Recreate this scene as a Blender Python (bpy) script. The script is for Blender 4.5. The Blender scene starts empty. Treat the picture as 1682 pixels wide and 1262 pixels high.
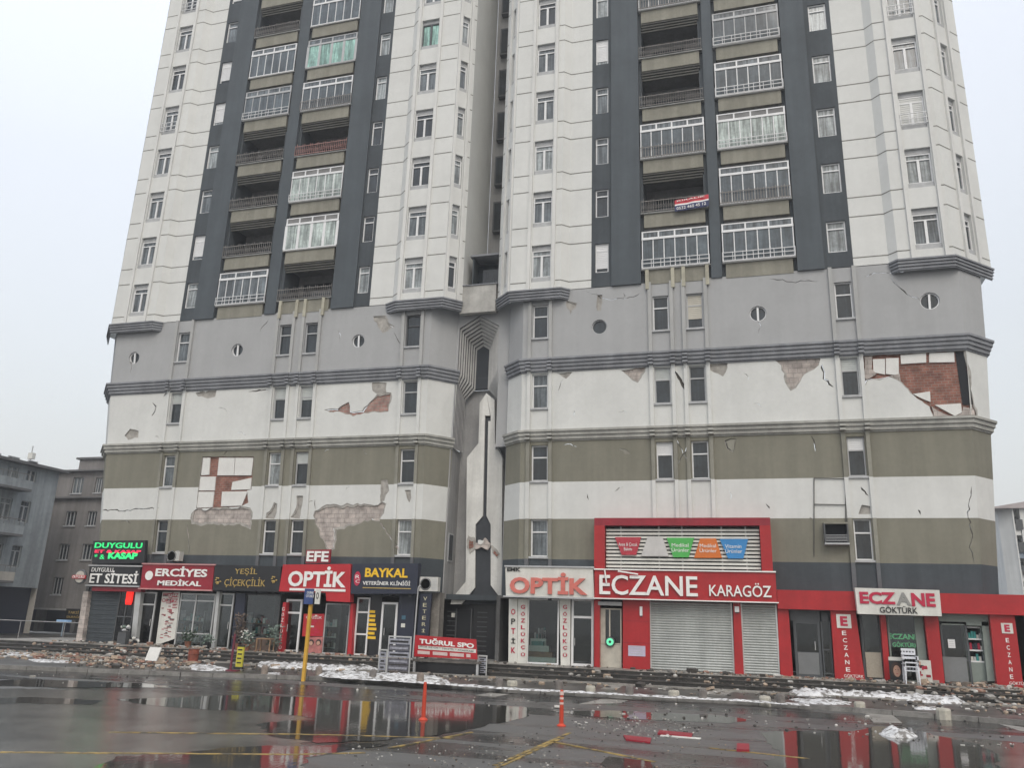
import bpy, math, random
from mathutils import Vector, Matrix, noise
from mathutils.geometry import delaunay_2d_cdt
C = bpy.context.scene
COL = C.collection
rnd = random.Random(7)

# ------------------------------------------------------------------ camera
FPX = 1326.94
YAW, PITCH, ROLL = .28927, .284325, .0335724
EYE = Vector((0, 0, 1.95))
ZR, ZP = -.22, -.10        # road and pavement level, the shop terrace is at .30
def cam_axes():
    cy, sy, cp, sp = math.cos(YAW), math.sin(YAW), math.cos(PITCH), math.sin(PITCH)
    f = Vector((-sy*cp, cy*cp, sp)); r = Vector((cy, sy, 0)); u = r.cross(f)
    c, s = math.cos(ROLL), math.sin(ROLL)
    return c*r + s*u, -s*r + c*u, f
AR, AU, AF = cam_axes()
cd = bpy.data.cameras.new('camera'); cam = bpy.data.objects.new('camera', cd); COL.objects.link(cam)
cd.sensor_width = 36; cd.lens = FPX/1682*36; cd.clip_end = 2000; cd.clip_start = .1
M = Matrix((AR, AU, -AF)).transposed().to_4x4(); M.translation = EYE
cam.matrix_world = M
C.camera = cam

# ------------------------------------------------------------------ light
w = bpy.data.worlds.new("World"); C.world = w; w.use_nodes = True
nt = w.node_tree; nt.nodes.clear()
out = nt.nodes.new('ShaderNodeOutputWorld')
sky = nt.nodes.new('ShaderNodeTexSky'); sky.sky_type = 'NISHITA'; sky.sun_disc = False
SUN_EL, SUN_AZ = math.radians(48), math.radians(155)
sky.sun_elevation = SUN_EL; sky.sun_rotation = SUN_AZ; sky.dust_density = 6; sky.air_density = 2
b1 = nt.nodes.new('ShaderNodeBackground'); b1.inputs[1].default_value = .05
nt.links.new(sky.outputs[0], b1.inputs[0])
tc = nt.nodes.new('ShaderNodeTexCoord'); sx = nt.nodes.new('ShaderNodeSeparateXYZ')
nt.links.new(tc.outputs['Generated'], sx.inputs[0])
nz = nt.nodes.new('ShaderNodeTexNoise'); nz.inputs['Scale'].default_value = 1.3; nz.inputs['Detail'].default_value = 3
nt.links.new(tc.outputs['Generated'], nz.inputs['Vector'])
ma = nt.nodes.new('ShaderNodeMath'); ma.operation = 'MULTIPLY_ADD'; ma.inputs[1].default_value = .10
nt.links.new(nz.outputs[0], ma.inputs[0])
mx = nt.nodes.new('ShaderNodeMath'); mx.operation = 'MULTIPLY_ADD'; mx.inputs[1].default_value = -.17
nt.links.new(sx.outputs['X'], mx.inputs[0]); nt.links.new(sx.outputs['Z'], mx.inputs[2])
nt.links.new(mx.outputs[0], ma.inputs[2])
cr = nt.nodes.new('ShaderNodeValToRGB')
e = cr.color_ramp.elements
e[0].position = 0; e[0].color = (.65, .66, .68, 1)
e[1].position = 1; e[1].color = (1.25, 1.3, 1.4, 1)
m_ = cr.color_ramp.elements.new(.35); m_.color = (.70, .715, .75, 1)
m_ = cr.color_ramp.elements.new(.62); m_.color = (.84, .86, .92, 1)
nt.links.new(ma.outputs[0], cr.inputs[0])
b2 = nt.nodes.new('ShaderNodeBackground'); b2.inputs[1].default_value = .90
nt.links.new(cr.outputs[0], b2.inputs[0])
ad = nt.nodes.new('ShaderNodeAddShader')
nt.links.new(b1.outputs[0], ad.inputs[0]); nt.links.new(b2.outputs[0], ad.inputs[1])
nt.links.new(ad.outputs[0], out.inputs[0])
sl = bpy.data.lights.new('sun', 'SUN'); sl.energy = 1.0; sl.angle = math.radians(35); sl.color = (1, .97, .92)
so = bpy.data.objects.new('sun', sl); COL.objects.link(so)
sd = Vector((math.sin(SUN_AZ)*math.cos(SUN_EL), math.cos(SUN_AZ)*math.cos(SUN_EL), math.sin(SUN_EL)))
so.rotation_euler = sd.to_track_quat('Z', 'Y').to_euler()
C.view_settings.view_transform = 'Standard'; C.view_settings.look = 'None'
C.view_settings.exposure = .10; C.view_settings.gamma = 1

# ------------------------------------------------------------------ pixel -> real plane
def ray(x, y): return AF*FPX + AR*(x-841) - AU*(y-631)
def P(x, y, Y):
    d = ray(x, y); t = Y/d.y; return (d.x*t, d.z*t+EYE.z)
def G(x, y, z=-.22):
    d = ray(x, y); t = (z-EYE.z)/d.z; return (d.x*t, d.y*t)
def PP(pts, Y): return [P(x, y, Y) for x, y in pts]
def proj(v):
    d = Vector(v)-EYE; q = d.dot(AF)
    if q <= .1: return None
    return (841+FPX*d.dot(AR)/q, 631-FPX*d.dot(AU)/q)
def seen(v, m=50):
    p = proj(v); return p is not None and -m < p[0] < 1682+m and -m < p[1] < 1262+m

# ------------------------------------------------------------------ materials
MATS = {}
def lin(r, g, b): return tuple(((c/255)/12.92 if c <= 10 else (((c/255)+.055)/1.055)**2.4) for c in (r, g, b))+(1,)
SSC = [2.2]
def mat(name, col, rough=.8, var=.12, scale=1.5, streak=0, bump=0, bscale=30, metal=0, emit=None, es=1, spec=.4, col2=None, thr=None):
    if name in MATS: return MATS[name]
    m = bpy.data.materials.new(name); m.use_nodes = True; MATS[name] = m
    t = m.node_tree; N = t.nodes; L = t.links
    b = N['Principled BSDF']; b.inputs['Roughness'].default_value = rough; b.inputs['Metallic'].default_value = metal
    b.inputs['Specular IOR Level'].default_value = spec
    c4 = tuple(col[:3])+(1,)
    tcn = N.new('ShaderNodeTexCoord')
    def nse(sc, vec=(1, 1, 1), det=4):
        mp = N.new('ShaderNodeMapping'); mp.inputs['Scale'].default_value = vec
        L.new(tcn.outputs['Object'], mp.inputs[0])
        n = N.new('ShaderNodeTexNoise'); n.inputs['Scale'].default_value = sc; n.inputs['Detail'].default_value = det
        n.inputs['Roughness'].default_value = .6
        L.new(mp.outputs[0], n.inputs['Vector']); return n
    def scale_by(src, n, amt, lo=.35, hi=.65):
        mr = N.new('ShaderNodeMapRange'); mr.inputs[1].default_value = lo; mr.inputs[2].default_value = hi
        mr.inputs[3].default_value = 1-amt; mr.inputs[4].default_value = 1+amt*.6
        L.new(n.outputs[0], mr.inputs[0])
        v = N.new('ShaderNodeVectorMath'); v.operation = 'SCALE'
        L.new(src, v.inputs[0]); L.new(mr.outputs[0], v.inputs['Scale']); return v.outputs[0]
    if col2 is not None:
        n = nse(thr[0]); mr = N.new('ShaderNodeMapRange'); mr.inputs[1].default_value = thr[1]; mr.inputs[2].default_value = thr[2]
        L.new(n.outputs[0], mr.inputs[0]); mi = N.new('ShaderNodeMix'); mi.data_type = 'RGBA'
        mi.inputs[6].default_value = c4; mi.inputs[7].default_value = tuple(col2[:3])+(1,)
        L.new(mr.outputs[0], mi.inputs[0]); src = mi.outputs[2]
    else:
        rg = N.new('ShaderNodeRGB'); rg.outputs[0].default_value = c4; src = rg.outputs[0]
    if var: src = scale_by(src, nse(scale), var)
    if var: src = scale_by(src, nse(scale*9), var*.5)
    if streak: src = scale_by(src, nse(SSC[0], (1, 1, .06), 5), streak, .42, .6)
    L.new(src, b.inputs['Base Color'])
    if bump:
        bn = nse(bscale, det=6); bu = N.new('ShaderNodeBump'); bu.inputs['Strength'].default_value = bump
        bu.inputs['Distance'].default_value = .02; L.new(bn.outputs[0], bu.inputs['Height']); L.new(bu.outputs[0], b.inputs['Normal'])
    if emit:
        b.inputs['Emission Color'].default_value = tuple(emit[:3])+(1,); b.inputs['Emission Strength'].default_value = es
    return m
def brick_mat(name, c1, c2, mortar, bw=.24, bh=.11, ms=.012, rough=.9):
    m = bpy.data.materials.new(name); m.use_nodes = True; MATS[name] = m
    t = m.node_tree; N = t.nodes; L = t.links; b = N['Principled BSDF']; b.inputs['Roughness'].default_value = rough
    tcn = N.new('ShaderNodeTexCoord'); sp = N.new('ShaderNodeSeparateXYZ'); cb = N.new('ShaderNodeCombineXYZ')
    L.new(tcn.outputs['Object'], sp.inputs[0]); L.new(sp.outputs[0], cb.inputs[0]); L.new(sp.outputs[2], cb.inputs[1])
    br = N.new('ShaderNodeTexBrick'); L.new(cb.outputs[0], br.inputs['Vector'])
    br.inputs['Color1'].default_value = c1; br.inputs['Color2'].default_value = c2; br.inputs['Mortar'].default_value = mortar
    br.inputs['Scale'].default_value = 1; br.inputs['Brick Width'].default_value = bw; br.inputs['Row Height'].default_value = bh
    br.inputs['Mortar Size'].default_value = ms; br.inputs['Bias'].default_value = -.1
    n = N.new('ShaderNodeTexNoise'); n.inputs['Scale'].default_value = 3; n.inputs['Detail'].default_value = 6; L.new(tcn.outputs['Object'], n.inputs['Vector'])
    mr = N.new('ShaderNodeMapRange'); mr.inputs[1].default_value = .3; mr.inputs[2].default_value = .7; mr.inputs[3].default_value = .6; mr.inputs[4].default_value = 1.25
    L.new(n.outputs[0], mr.inputs[0]); v = N.new('ShaderNodeVectorMath'); v.operation = 'SCALE'
    L.new(br.outputs['Color'], v.inputs[0]); L.new(mr.outputs[0], v.inputs['Scale']); L.new(v.outputs[0], b.inputs['Base Color'])
    bu = N.new('ShaderNodeBump'); bu.inputs['Strength'].default_value = .6; bu.inputs['Distance'].default_value = .02
    inv = N.new('ShaderNodeMath'); inv.operation = 'SUBTRACT'; inv.inputs[0].default_value = 1; L.new(br.outputs['Fac'], inv.inputs[1])
    L.new(inv.outputs[0], bu.inputs['Height']); L.new(bu.outputs[0], b.inputs['Normal'])
    return m
W_BAY = mat('cream_panel', (.61, .62, .605), .85, .05, .5, .015, .2)
W_BAND = mat('white_render', (.60, .61, .595), .9, .06, .6, .02, .25)
W_GREY = mat('grey_render', (.355, .362, .368), .9, .05, .6, .025, .2)
W_OLIVE = mat('olive_render', (.200, .194, .156), .9, .08, .7, .06, .2)
W_DARK = mat('charcoal_render', (.056, .067, .077), .8, .14, .6, .10, .15)
W_PIER = mat('slate_render', (.068, .082, .094), .75, .10, .5, .08, .1)
W_CORN = mat('dark_cornice', (.23, .24, .26), .8, .15, .8, .12, .15)
W_CORN2 = mat('grey_cornice', (.36, .36, .335), .85, .15, .8, .12, .15)
W_PILG = mat('pilaster_grey', (.37, .375, .37), .85, .08, .8, .04, .1)
W_PILC = mat('pilaster_cream', (.615, .62, .605), .85, .06, .8, .03, .1)
W_JOINT = mat('panel_joint', (.20, .20, .18), .9, .3, 3)
W_BEIGE = mat('beige_parapet', (.235, .228, .190), .85, .12, .8, .10, .15)
W_LOUV = mat('louvre_brown', (.10, .10, .09), .8, .15, 2)
W_INT = mat('balcony_inner', (.20, .20, .20), .9, .2, 1)
W_PORTAL = mat('portal_grey', (.31, .31, .31), .85, .1, 1, .1)
FRAME = mat('white_pvc', (.70, .71, .72), .45, .06, 3)
FRAMEG = mat('grey_pvc', (.42, .43, .44), .5, .08, 3)
FRAMED = mat('dark_alu', (.08, .085, .09), .45, .1, 3)
SILL = mat('sill_grey', (.40, .41, .42), .7, .15, 4)
SHUT = mat('roller_shutter', (.50, .53, .52), .6, .08, 3)
SHUTG = mat('green_blind', (.36, .56, .49), .5, .08, 1)
RUSTY = mat('iron_rail', (.20, .19, .18), .6, .3, 6)
RAILW = mat('white_rail', (.62, .63, .64), .45, .1, 4)
BRICK = brick_mat('red_brick', (.27, .115, .085, 1), (.21, .085, .065, 1), (.24, .19, .16, 1))
BRICKP = brick_mat('plastered_brick', (.44, .39, .36, 1), (.40, .36, .335, 1), (.31, .285, .265, 1), .35, .2, .014)
MORTAR = mat('bare_mortar', (.36, .345, .32), .95, .25, 4, 0, .6, 25)
FOAM = mat('foam_board', (.66, .66, .64), .8, .06, 2)
CRACK = mat('crack_dark', (.11, .10, .09), .95, .2, 5)
RED = mat('red_panel', (.37, .020, .024), .38, .10, 1.5, .06)
REDD = mat('red_board_dark', (.27, .018, .032), .4, .12, 1.5, .06)
REDB = mat('red_board', (.43, .022, .03), .4, .1, 1.5)
WSIGN = mat('white_board', (.62, .62, .58), .45, .08, 2, .06)
WLET = mat('white_letter', (.78, .78, .76), .4, .06, 4)
BLET = mat('black_letter', (.02, .02, .02), .5, .1, 4)
RLET = mat('salmon_letter', (.58, .16, .13), .5, .1, 4)
CRIM = mat('crimson_letter', (.45, .02, .06), .4, .1, 4)
GOLD = mat('gold_letter', (.50, .36, .12), .35, .15, 6, metal=.3)
YLET = mat('yellow_letter', (.80, .50, .03), .4, .1, 4)
NAVY = mat('navy_board', (.025, .03, .05), .35, .1, 2)
BLACKB = mat('black_board', (.02, .021, .024), .35, .15, 3)
STEEL = mat('steel_shutter', (.40, .42, .41), .42, .12, 1.2, .08, metal=.35)
ALU = mat('alu_frame', (.50, .51, .51), .4, .1, 3, metal=.3)
YEL = mat('yellow_paint', (.62, .36, .05), .5, .15, 4, .1)
ORANGE = mat('orange_plastic', (.50, .055, .025), .5, .12, 4)
REFL = mat('reflective_band', (.62, .48, .44), .4, .1, 6)
STONE = mat('concrete_block', (.46, .44, .38), .9, .2, 5, 0, .6, 18)
STONED = mat('dark_stone', (.18, .165, .155), .9, .25, 5, 0, .7, 18)
SNOW = mat('dirty_snow', (.70, .71, .72), .75, .25, 3, 0, .7, 12, col2=(.16, .15, .14), thr=(6, .46, .60))
def glass_mat(name, base, rough=.06, var=.35, coat=0):
    SSC[0] = 9.0; m = mat(name, base, rough, var, .9, .45 if sum(base) > .3 else .25, spec=.6); SSC[0] = 2.2
    return m
G_DARK = glass_mat('pane_dark', (.028, .036, .044))
G_MID = glass_mat('pane_mid', (.12, .14, .155))
G_LITE = glass_mat('pane_curtain', (.28, .31, .32))
G_BALC = glass_mat('pane_balcony', (.075, .095, .11))
G_BLITE = glass_mat('pane_balcony_curtain', (.40, .46, .44))
G_GREEN = glass_mat('pane_green', (.30, .52, .46))
G_SHOP = glass_mat('pane_shop', (.018, .021, .025), .04)
def clear_glass():
    m = bpy.data.materials.new('clear_glass'); m.use_nodes = True; t = m.node_tree; N = t.nodes; L = t.links
    N.clear(); o = N.new('ShaderNodeOutputMaterial'); tr = N.new('ShaderNodeBsdfTransparent'); tr.inputs[0].default_value = (.82, .86, .85, 1)
    gl = N.new('ShaderNodeBsdfGlossy'); gl.inputs['Roughness'].default_value = .02
    fr = N.new('ShaderNodeFresnel'); fr.inputs[0].default_value = 1.6; mi = N.new('ShaderNodeMixShader')
    L.new(fr.outputs[0], mi.inputs[0]); L.new(tr.outputs[0], mi.inputs[1]); L.new(gl.outputs[0], mi.inputs[2]); L.new(mi.outputs[0], o.inputs[0])
    return m
CLEAR = clear_glass()

# ------------------------------------------------------------------ object helpers
def tag(o, label=None, cat=None, group=None, kind=None):
    if label: o['label'] = label
    if cat: o['category'] = cat
    if group: o['group'] = group
    if kind: o['kind'] = kind
    return o
def thing(name, label, cat, loc=(0, 0, 0), group=None, rz=0):
    o = bpy.data.objects.new(name, None); COL.objects.link(o); o.location = loc; o.rotation_euler = (0, 0, rz)
    o.empty_display_size = .3
    return tag(o, label, cat, group)
class MB:
    """collects world-space geometry; build() links it as one mesh object"""
    def __init__(s): s.v = []; s.f = []; s.m = []; s.mats = []
    def mi(s, m):
        if m not in s.mats: s.mats.append(m)
        return s.mats.index(m)
    def add(s, vs, fs, m):
        o = len(s.v); s.v += [tuple(v) for v in vs]; k = s.mi(m)
        for f in fs: s.f.append(tuple(i+o for i in f)); s.m.append(k)
    def box(s, x0, x1, y0, y1, z0, z1, m):
        vs = [(x, y, z) for z in (z0, z1) for y in (y0, y1) for x in (x0, x1)]
        s.add(vs, [(0, 2, 3, 1), (4, 5, 7, 6), (0, 1, 5, 4), (2, 6, 7, 3), (0, 4, 6, 2), (1, 3, 7, 5)], m)
    def prism(s, poly, y0, y1, m):
        """polygon in (x,z), front at y0, back at y1"""
        n = len(poly); a = sum(poly[i][0]*poly[(i+1) % n][1]-poly[(i+1) % n][0]*poly[i][1] for i in range(n))
        if a < 0: poly = poly[::-1]
        vs = [(x, y0, z) for x, z in poly]+[(x, y1, z) for x, z in poly]
        s.add(vs, [tuple(range(n)), tuple(range(2*n-1, n-1, -1))]+[(i, n+i, n+(i+1) % n, (i+1) % n) for i in range(n)], m)
    def slab(s, poly, z0, z1, m):
        n = len(poly); a = sum(poly[i][0]*poly[(i+1) % n][1]-poly[(i+1) % n][0]*poly[i][1] for i in range(n))
        if a < 0: poly = poly[::-1]
        vs = [(x, y, z1) for x, y in poly]+[(x, y, z0) for x, y in poly]
        s.add(vs, [tuple(range(n)), tuple(range(2*n-1, n-1, -1))]+[(i, n+i, n+(i+1) % n, (i+1) % n) for i in range(n)], m)
    def quad(s, a, b, c, d, m): s.add([a, b, c, d], [(0, 1, 2, 3)], m)
    def tube(s, p, q, r, m, n=8, r2=None):
        p = Vector(p); q = Vector(q); d = (q-p).normalized(); r2 = r if r2 is None else r2
        a = d.orthogonal().normalized(); b = d.cross(a)
        vs = [p+(a*math.cos(t)+b*math.sin(t))*r for t in [2*math.pi*i/n for i in range(n)]]
        vs += [q+(a*math.cos(t)+b*math.sin(t))*r2 for t in [2*math.pi*i/n for i in range(n)]]
        s.add(vs, [tuple(range(n))[::-1], tuple(range(n, 2*n))]+[(i, (i+1) % n, n+(i+1) % n, n+i) for i in range(n)], m)
    def lathe(s, c, prof, m, n=16, ax='z'):
        vs = []
        for r, h in prof:
            for i in range(n):
                t = 2*math.pi*i/n
                vs.append((c[0]+r*math.cos(t), c[1]+r*math.sin(t), c[2]+h) if ax == 'z' else (c[0]+r*math.cos(t), c[1]+h, c[2]+r*math.sin(t)))
        k = len(prof); fs = [(j*n+i, j*n+(i+1) % n, (j+1)*n+(i+1) % n, (j+1)*n+i) for j in range(k-1) for i in range(n)]
        fs += [tuple(range(n))[::-1], tuple(range((k-1)*n, k*n))]
        s.add(vs, fs, m)
    def rock(s, c, r, m, seed=0, fl=.7):
        rr = random.Random(seed); vs = []; n, k = 6, 4
        for j in range(k+1):
            for i in range(n):
                t = 2*math.pi*i/n+rr.uniform(-.3, .3); a = math.pi*(j/k-.5); q = r*math.cos(a)*rr.uniform(.75, 1.15)+.001
                vs.append((c[0]+q*math.cos(t), c[1]+q*math.sin(t), c[2]+r*fl*math.sin(a)*rr.uniform(.85, 1.1)))
        s.add(vs, [(j*n+i, j*n+(i+1) % n, (j+1)*n+(i+1) % n, (j+1)*n+i) for j in range(k) for i in range(n)], m)
    def build(s, name, parent=None, warp=None, smooth=False):
        me = bpy.data.meshes.new(name); o = bpy.data.objects.new(name, me)
        vs = s.v
        if warp: vs = [warp(v) for v in vs]
        if parent is not None:
            pm = parent.matrix_basis if parent.parent is None else None
            loc = world_loc(parent); rot = world_rot(parent)
            vs = [tuple(rot.inverted() @ (Vector(v)-loc)) for v in vs] if (loc.length or rot != Matrix.Identity(3)) else vs
            o.parent = parent
        elif vs:
            n = len(vs); cx = sum(v[0] for v in vs)/n; cy = sum(v[1] for v in vs)/n; cz = min(v[2] for v in vs)
            o.location = (cx, cy, cz); vs = [(v[0]-cx, v[1]-cy, v[2]-cz) for v in vs]
        me.from_pydata(vs, [], s.f)
        for m in s.mats: me.materials.append(m)
        for p, k in zip(me.polygons, s.m): p.material_index = k; p.use_smooth = smooth
        me.update(); COL.objects.link(o); return o
def world_loc(o):
    v = Vector((0, 0, 0))
    while o is not None: v += o.location; o = o.parent
    return v
def world_rot(o):
    return Matrix.Identity(3)
def inside(p, poly):
    x, y = p; r = False; n = len(poly); j = n-1
    for i in range(n):
        xi, yi = poly[i]; xj, yj = poly[j]
        if (yi > y) != (yj > y) and x < (xj-xi)*(y-yi)/(yj-yi)+xi: r = not r
        j = i
    return r
def ident(u, d, z): return (u, d, z)
def panel(mb, outer, holes, m, place, depth=.18, rm=None, extra=None):
    """flat wall sheet in (u,z) with holes; each hole gets reveals of its depth.
    holes: list of (poly, depth, reveal material). place(u, d, z) -> world, d = depth behind the face"""
    vs = []; ed = []
    polys = [outer]+[h[0] for h in holes]
    for p in polys:
        o = len(vs); n = len(p); vs += [Vector(q) for q in p]; ed += [(o+i, o+(i+1) % n) for i in range(n)]
    rv, re, rf = delaunay_2d_cdt(vs, ed, [], 0, 1e-5)[:3]
    keep = []; 
    for f in rf:
        c = (sum(rv[i][0] for i in f)/len(f), sum(rv[i][1] for i in f)/len(f))
        if inside(c, outer) and not any(inside(c, h[0]) for h in holes): keep.append(tuple(f))
    a = place(0, 0, 0); 
    mb.add([place(v[0], 0, v[1]) for v in rv], [f if True else f for f in keep], m)
    cnt = {}
    for f in keep:
        for i in range(len(f)):
            e = (f[i], f[(i+1) % len(f)]); k = tuple(sorted(e)); cnt[k] = cnt.get(k, 0)+1
    for (i, j), c in cnt.items():
        if c != 1: continue
        mid = ((rv[i][0]+rv[j][0])/2, (rv[i][1]+rv[j][1])/2)
        best = None
        for h in holes:
            n = len(h[0])
            for k in range(n):
                p, q = h[0][k], h[0][(k+1) % n]; dx, dz = q[0]-p[0], q[1]-p[1]; l = dx*dx+dz*dz
                if l < 1e-12: continue
                t = max(0, min(1, ((mid[0]-p[0])*dx+(mid[1]-p[1])*dz)/l)); dd = math.hypot(mid[0]-p[0]-t*dx, mid[1]-p[1]-t*dz)
                if dd < 1e-3 and (best is None or dd < best[0]): best = (dd, h)
        if best is None: continue
        h = best[1]; p, q = rv[i], rv[j]
        mb.quad(place(p[0], 0, p[1]), place(q[0], 0, q[1]), place(q[0], h[1], q[1]), place(p[0], h[1], p[1]), h[2] or m)
def rect(x0, x1, z0, z1): return [(x0, z0), (x1, z0), (x1, z1), (x0, z1)]
def jag(poly, amp=.05, step=.18, seed=1, keep=()):
    rr = random.Random(seed); o = []
    n = len(poly)
    for i in range(n):
        p, q = poly[i], poly[(i+1) % n]; l = math.hypot(q[0]-p[0], q[1]-p[1]); k = max(1, int(l/step)); o.append(p)
        if i in keep: continue
        for j in range(1, k):
            t = j/k; a = rr.uniform(-amp, amp); nx, nz = -(q[1]-p[1])/l, (q[0]-p[0])/l
            o.append((p[0]+(q[0]-p[0])*t+nx*a, p[1]+(q[1]-p[1])*t+nz*a))
    return o
def crack_poly(pts, w=.035, seed=1):
    rr = random.Random(seed); L = []; R = []; path = []
    for i in range(len(pts)-1):
        p, q = pts[i], pts[i+1]; l = math.hypot(q[0]-p[0], q[1]-p[1]); k = max(2, int(l/.16))
        for j in range(k):
            t = j/k; path.append((p[0]+(q[0]-p[0])*t+(rr.uniform(-.05, .05) if j else 0), p[1]+(q[1]-p[1])*t+(rr.uniform(-.05, .05) if j else 0)))
    path.append(pts[-1]); n = len(path)
    for i, p in enumerate(path):
        a = path[max(0, i-1)]; b = path[min(n-1, i+1)]; dx, dz = b[0]-a[0], b[1]-a[1]; l = math.hypot(dx, dz) or 1
        ww = w*rr.uniform(.35, 1)*(0.15 if i in (0, n-1) else 1)
        L.append((p[0]-dz/l*ww/2, p[1]+dx/l*ww/2)); R.append((p[0]+dz/l*ww/2, p[1]-dx/l*ww/2))
    return L+R[::-1]

TEXTC = {}
def text(body, x0, x1, z0, z1, y, m, parent, name='lettering', ext=.02, bold=0, shear=0, slope=0, place=None):
    """letters as a mesh, fitted into the box x0..x1 / z0..z1 on the plane y, standing ext proud of it"""
    cu = bpy.data.curves.new('t', 'FONT'); cu.body = body; cu.extrude = 0; cu.offset = bold; cu.shear = shear; cu.resolution_u = 3
    cu.align_x = 'CENTER' if '\n' in body else 'LEFT'
    if '\n' in body: cu.space_line = .95
    to = bpy.data.objects.new('t', cu); COL.objects.link(to)
    dg = bpy.context.evaluated_depsgraph_get(); me = to.evaluated_get(dg).to_mesh()
    vs = [(v.co.x, v.co.y) for v in me.vertices]; fs = [tuple(p.vertices) for p in me.polygons]
    to.evaluated_get(dg).to_mesh_clear(); bpy.data.objects.remove(to); bpy.data.curves.remove(cu)
    if not vs: return None
    ax, bx = min(v[0] for v in vs), max(v[0] for v in vs); az, bz = min(v[1] for v in vs), max(v[1] for v in vs)
    mb = MB(); kx = (x1-x0)/(bx-ax); kz = (z1-z0)/(bz-az)
    F = lambda v, d: (x0+(v[0]-ax)*kx, y-d, z0+(v[1]-az)*kz+slope*((v[0]-ax)*kx))
    pl = place or (lambda q: q)
    n = len(vs); fr = [pl(F(v, ext)) for v in vs]; bk = [pl(F(v, 0)) for v in vs]
    cnt = {}
    for f in fs:
        for i in range(len(f)):
            k = tuple(sorted((f[i], f[(i+1) % len(f)]))); cnt[k] = cnt.get(k, 0)+1
    mb.add(fr+bk, fs+[(i, j, n+j, n+i) for (i, j), c in cnt.items() if c == 1], m)
    return mb.build(name, parent)

# ------------------------------------------------------------------ ground
KERB_PX = [(-260, 1085), (0, 1093), (300, 1105), (560, 1113), (835, 1131), (1000, 1139), (1230, 1151), (1400, 1163), (1682, 1184), (1900, 1200)]
KERB = [G(x, y, ZP) for x, y in KERB_PX]
KERB = [(-90, KERB[0][1]+3)]+KERB+[(40, KERB[-1][1]-.5)]
def asphalt():
    m = bpy.data.materials.new('wet_asphalt'); m.use_nodes = True; t = m.node_tree; N = t.nodes; L = t.links
    b = N['Principled BSDF']; tcn = N.new('ShaderNodeTexCoord')
    def nse(s, d=5, v=(1, 1, 1)):
        mp = N.new('ShaderNodeMapping'); mp.inputs['Scale'].default_value = v; L.new(tcn.outputs['Object'], mp.inputs[0])
        n = N.new('ShaderNodeTexNoise'); n.inputs['Scale'].default_value = s; n.inputs['Detail'].default_value = d; L.new(mp.outputs[0], n.inputs['Vector']); return n
    n1 = nse(.55, 6, (.22, 1.5, 1)); r = N.new('ShaderNodeValToRGB'); r.color_ramp.elements[0].position = .43; r.color_ramp.elements[1].position = .58
    r.color_ramp.elements[0].color = (.016, .016, .017, 1); r.color_ramp.elements[1].color = (.095, .092, .086, 1)
    L.new(n1.outputs[0], r.inputs[0]); n2 = nse(38, 4); mi = N.new('ShaderNodeMix'); mi.data_type = 'RGBA'; mi.blend_type = 'OVERLAY'; mi.inputs[0].default_value = .7
    L.new(r.outputs[0], mi.inputs[6]); L.new(n2.outputs['Color'], mi.inputs[7])
    hs = N.new('ShaderNodeHueSaturation'); hs.inputs['Saturation'].default_value = .12; L.new(mi.outputs[2], hs.inputs['Color']); L.new(hs.outputs[0], b.inputs['Base Color'])
    mr = N.new('ShaderNodeMapRange'); mr.inputs[1].default_value = .40; mr.inputs[2].default_value = .6; mr.inputs[3].default_value = .10; mr.inputs[4].default_value = .42
    L.new(n1.outputs[0], mr.inputs[0]); L.new(mr.outputs[0], b.inputs['Roughness'])
    bu = N.new('ShaderNodeBump'); bu.inputs['Strength'].default_value = .22; bu.inputs['Distance'].default_value = .008
    n3 = nse(90, 2); L.new(n3.outputs[0], bu.inputs['Height']); L.new(bu.outputs[0], b.inputs['Normal'])
    return m
ASPH = asphalt()
mb = MB(); mb.box(-600, 600, -80, 900, -.8, ZR, ASPH); tag(mb.build('ground'), kind='structure')
PAVE = mat('wet_paving', (.085, .081, .075), .35, .6, 1.1, 0, .5, 20)
PAVEL = mat('pale_paving', (.26, .25, .23), .55, .3, 1.2, 0, .5, 20)
KERBM = mat('kerb_stone', (.20, .195, .185), .6, .3, 3, 0, .4, 20)
mb = MB(); mb.slab(KERB+[(40, 60), (-90, 60)], ZR+.002, ZP, PAVE); tag(mb.build('pavement'), kind='structure')
mb = MB()
for (a, b_) in zip(KERB[1:-2], KERB[2:-1]):
    dx, dy = b_[0]-a[0], b_[1]-a[1]; l = math.hypot(dx, dy); n = max(1, int(l/1.0))
    for i in range(n):
        t0, t1 = i/n+.008/l, (i+1)/n-.008/l; p = (a[0]+dx*t0, a[1]+dy*t0); q = (a[0]+dx*t1, a[1]+dy*t1); nx, ny = dy/l*.16, -dx/l*.16
        mb.slab([p, q, (q[0]+nx, q[1]+ny), (p[0]+nx, p[1]+ny)], ZR+.001, ZP+.015+rnd.uniform(-.006, .006), KERBM)
tag(mb.build('kerb'), kind='structure')
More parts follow.
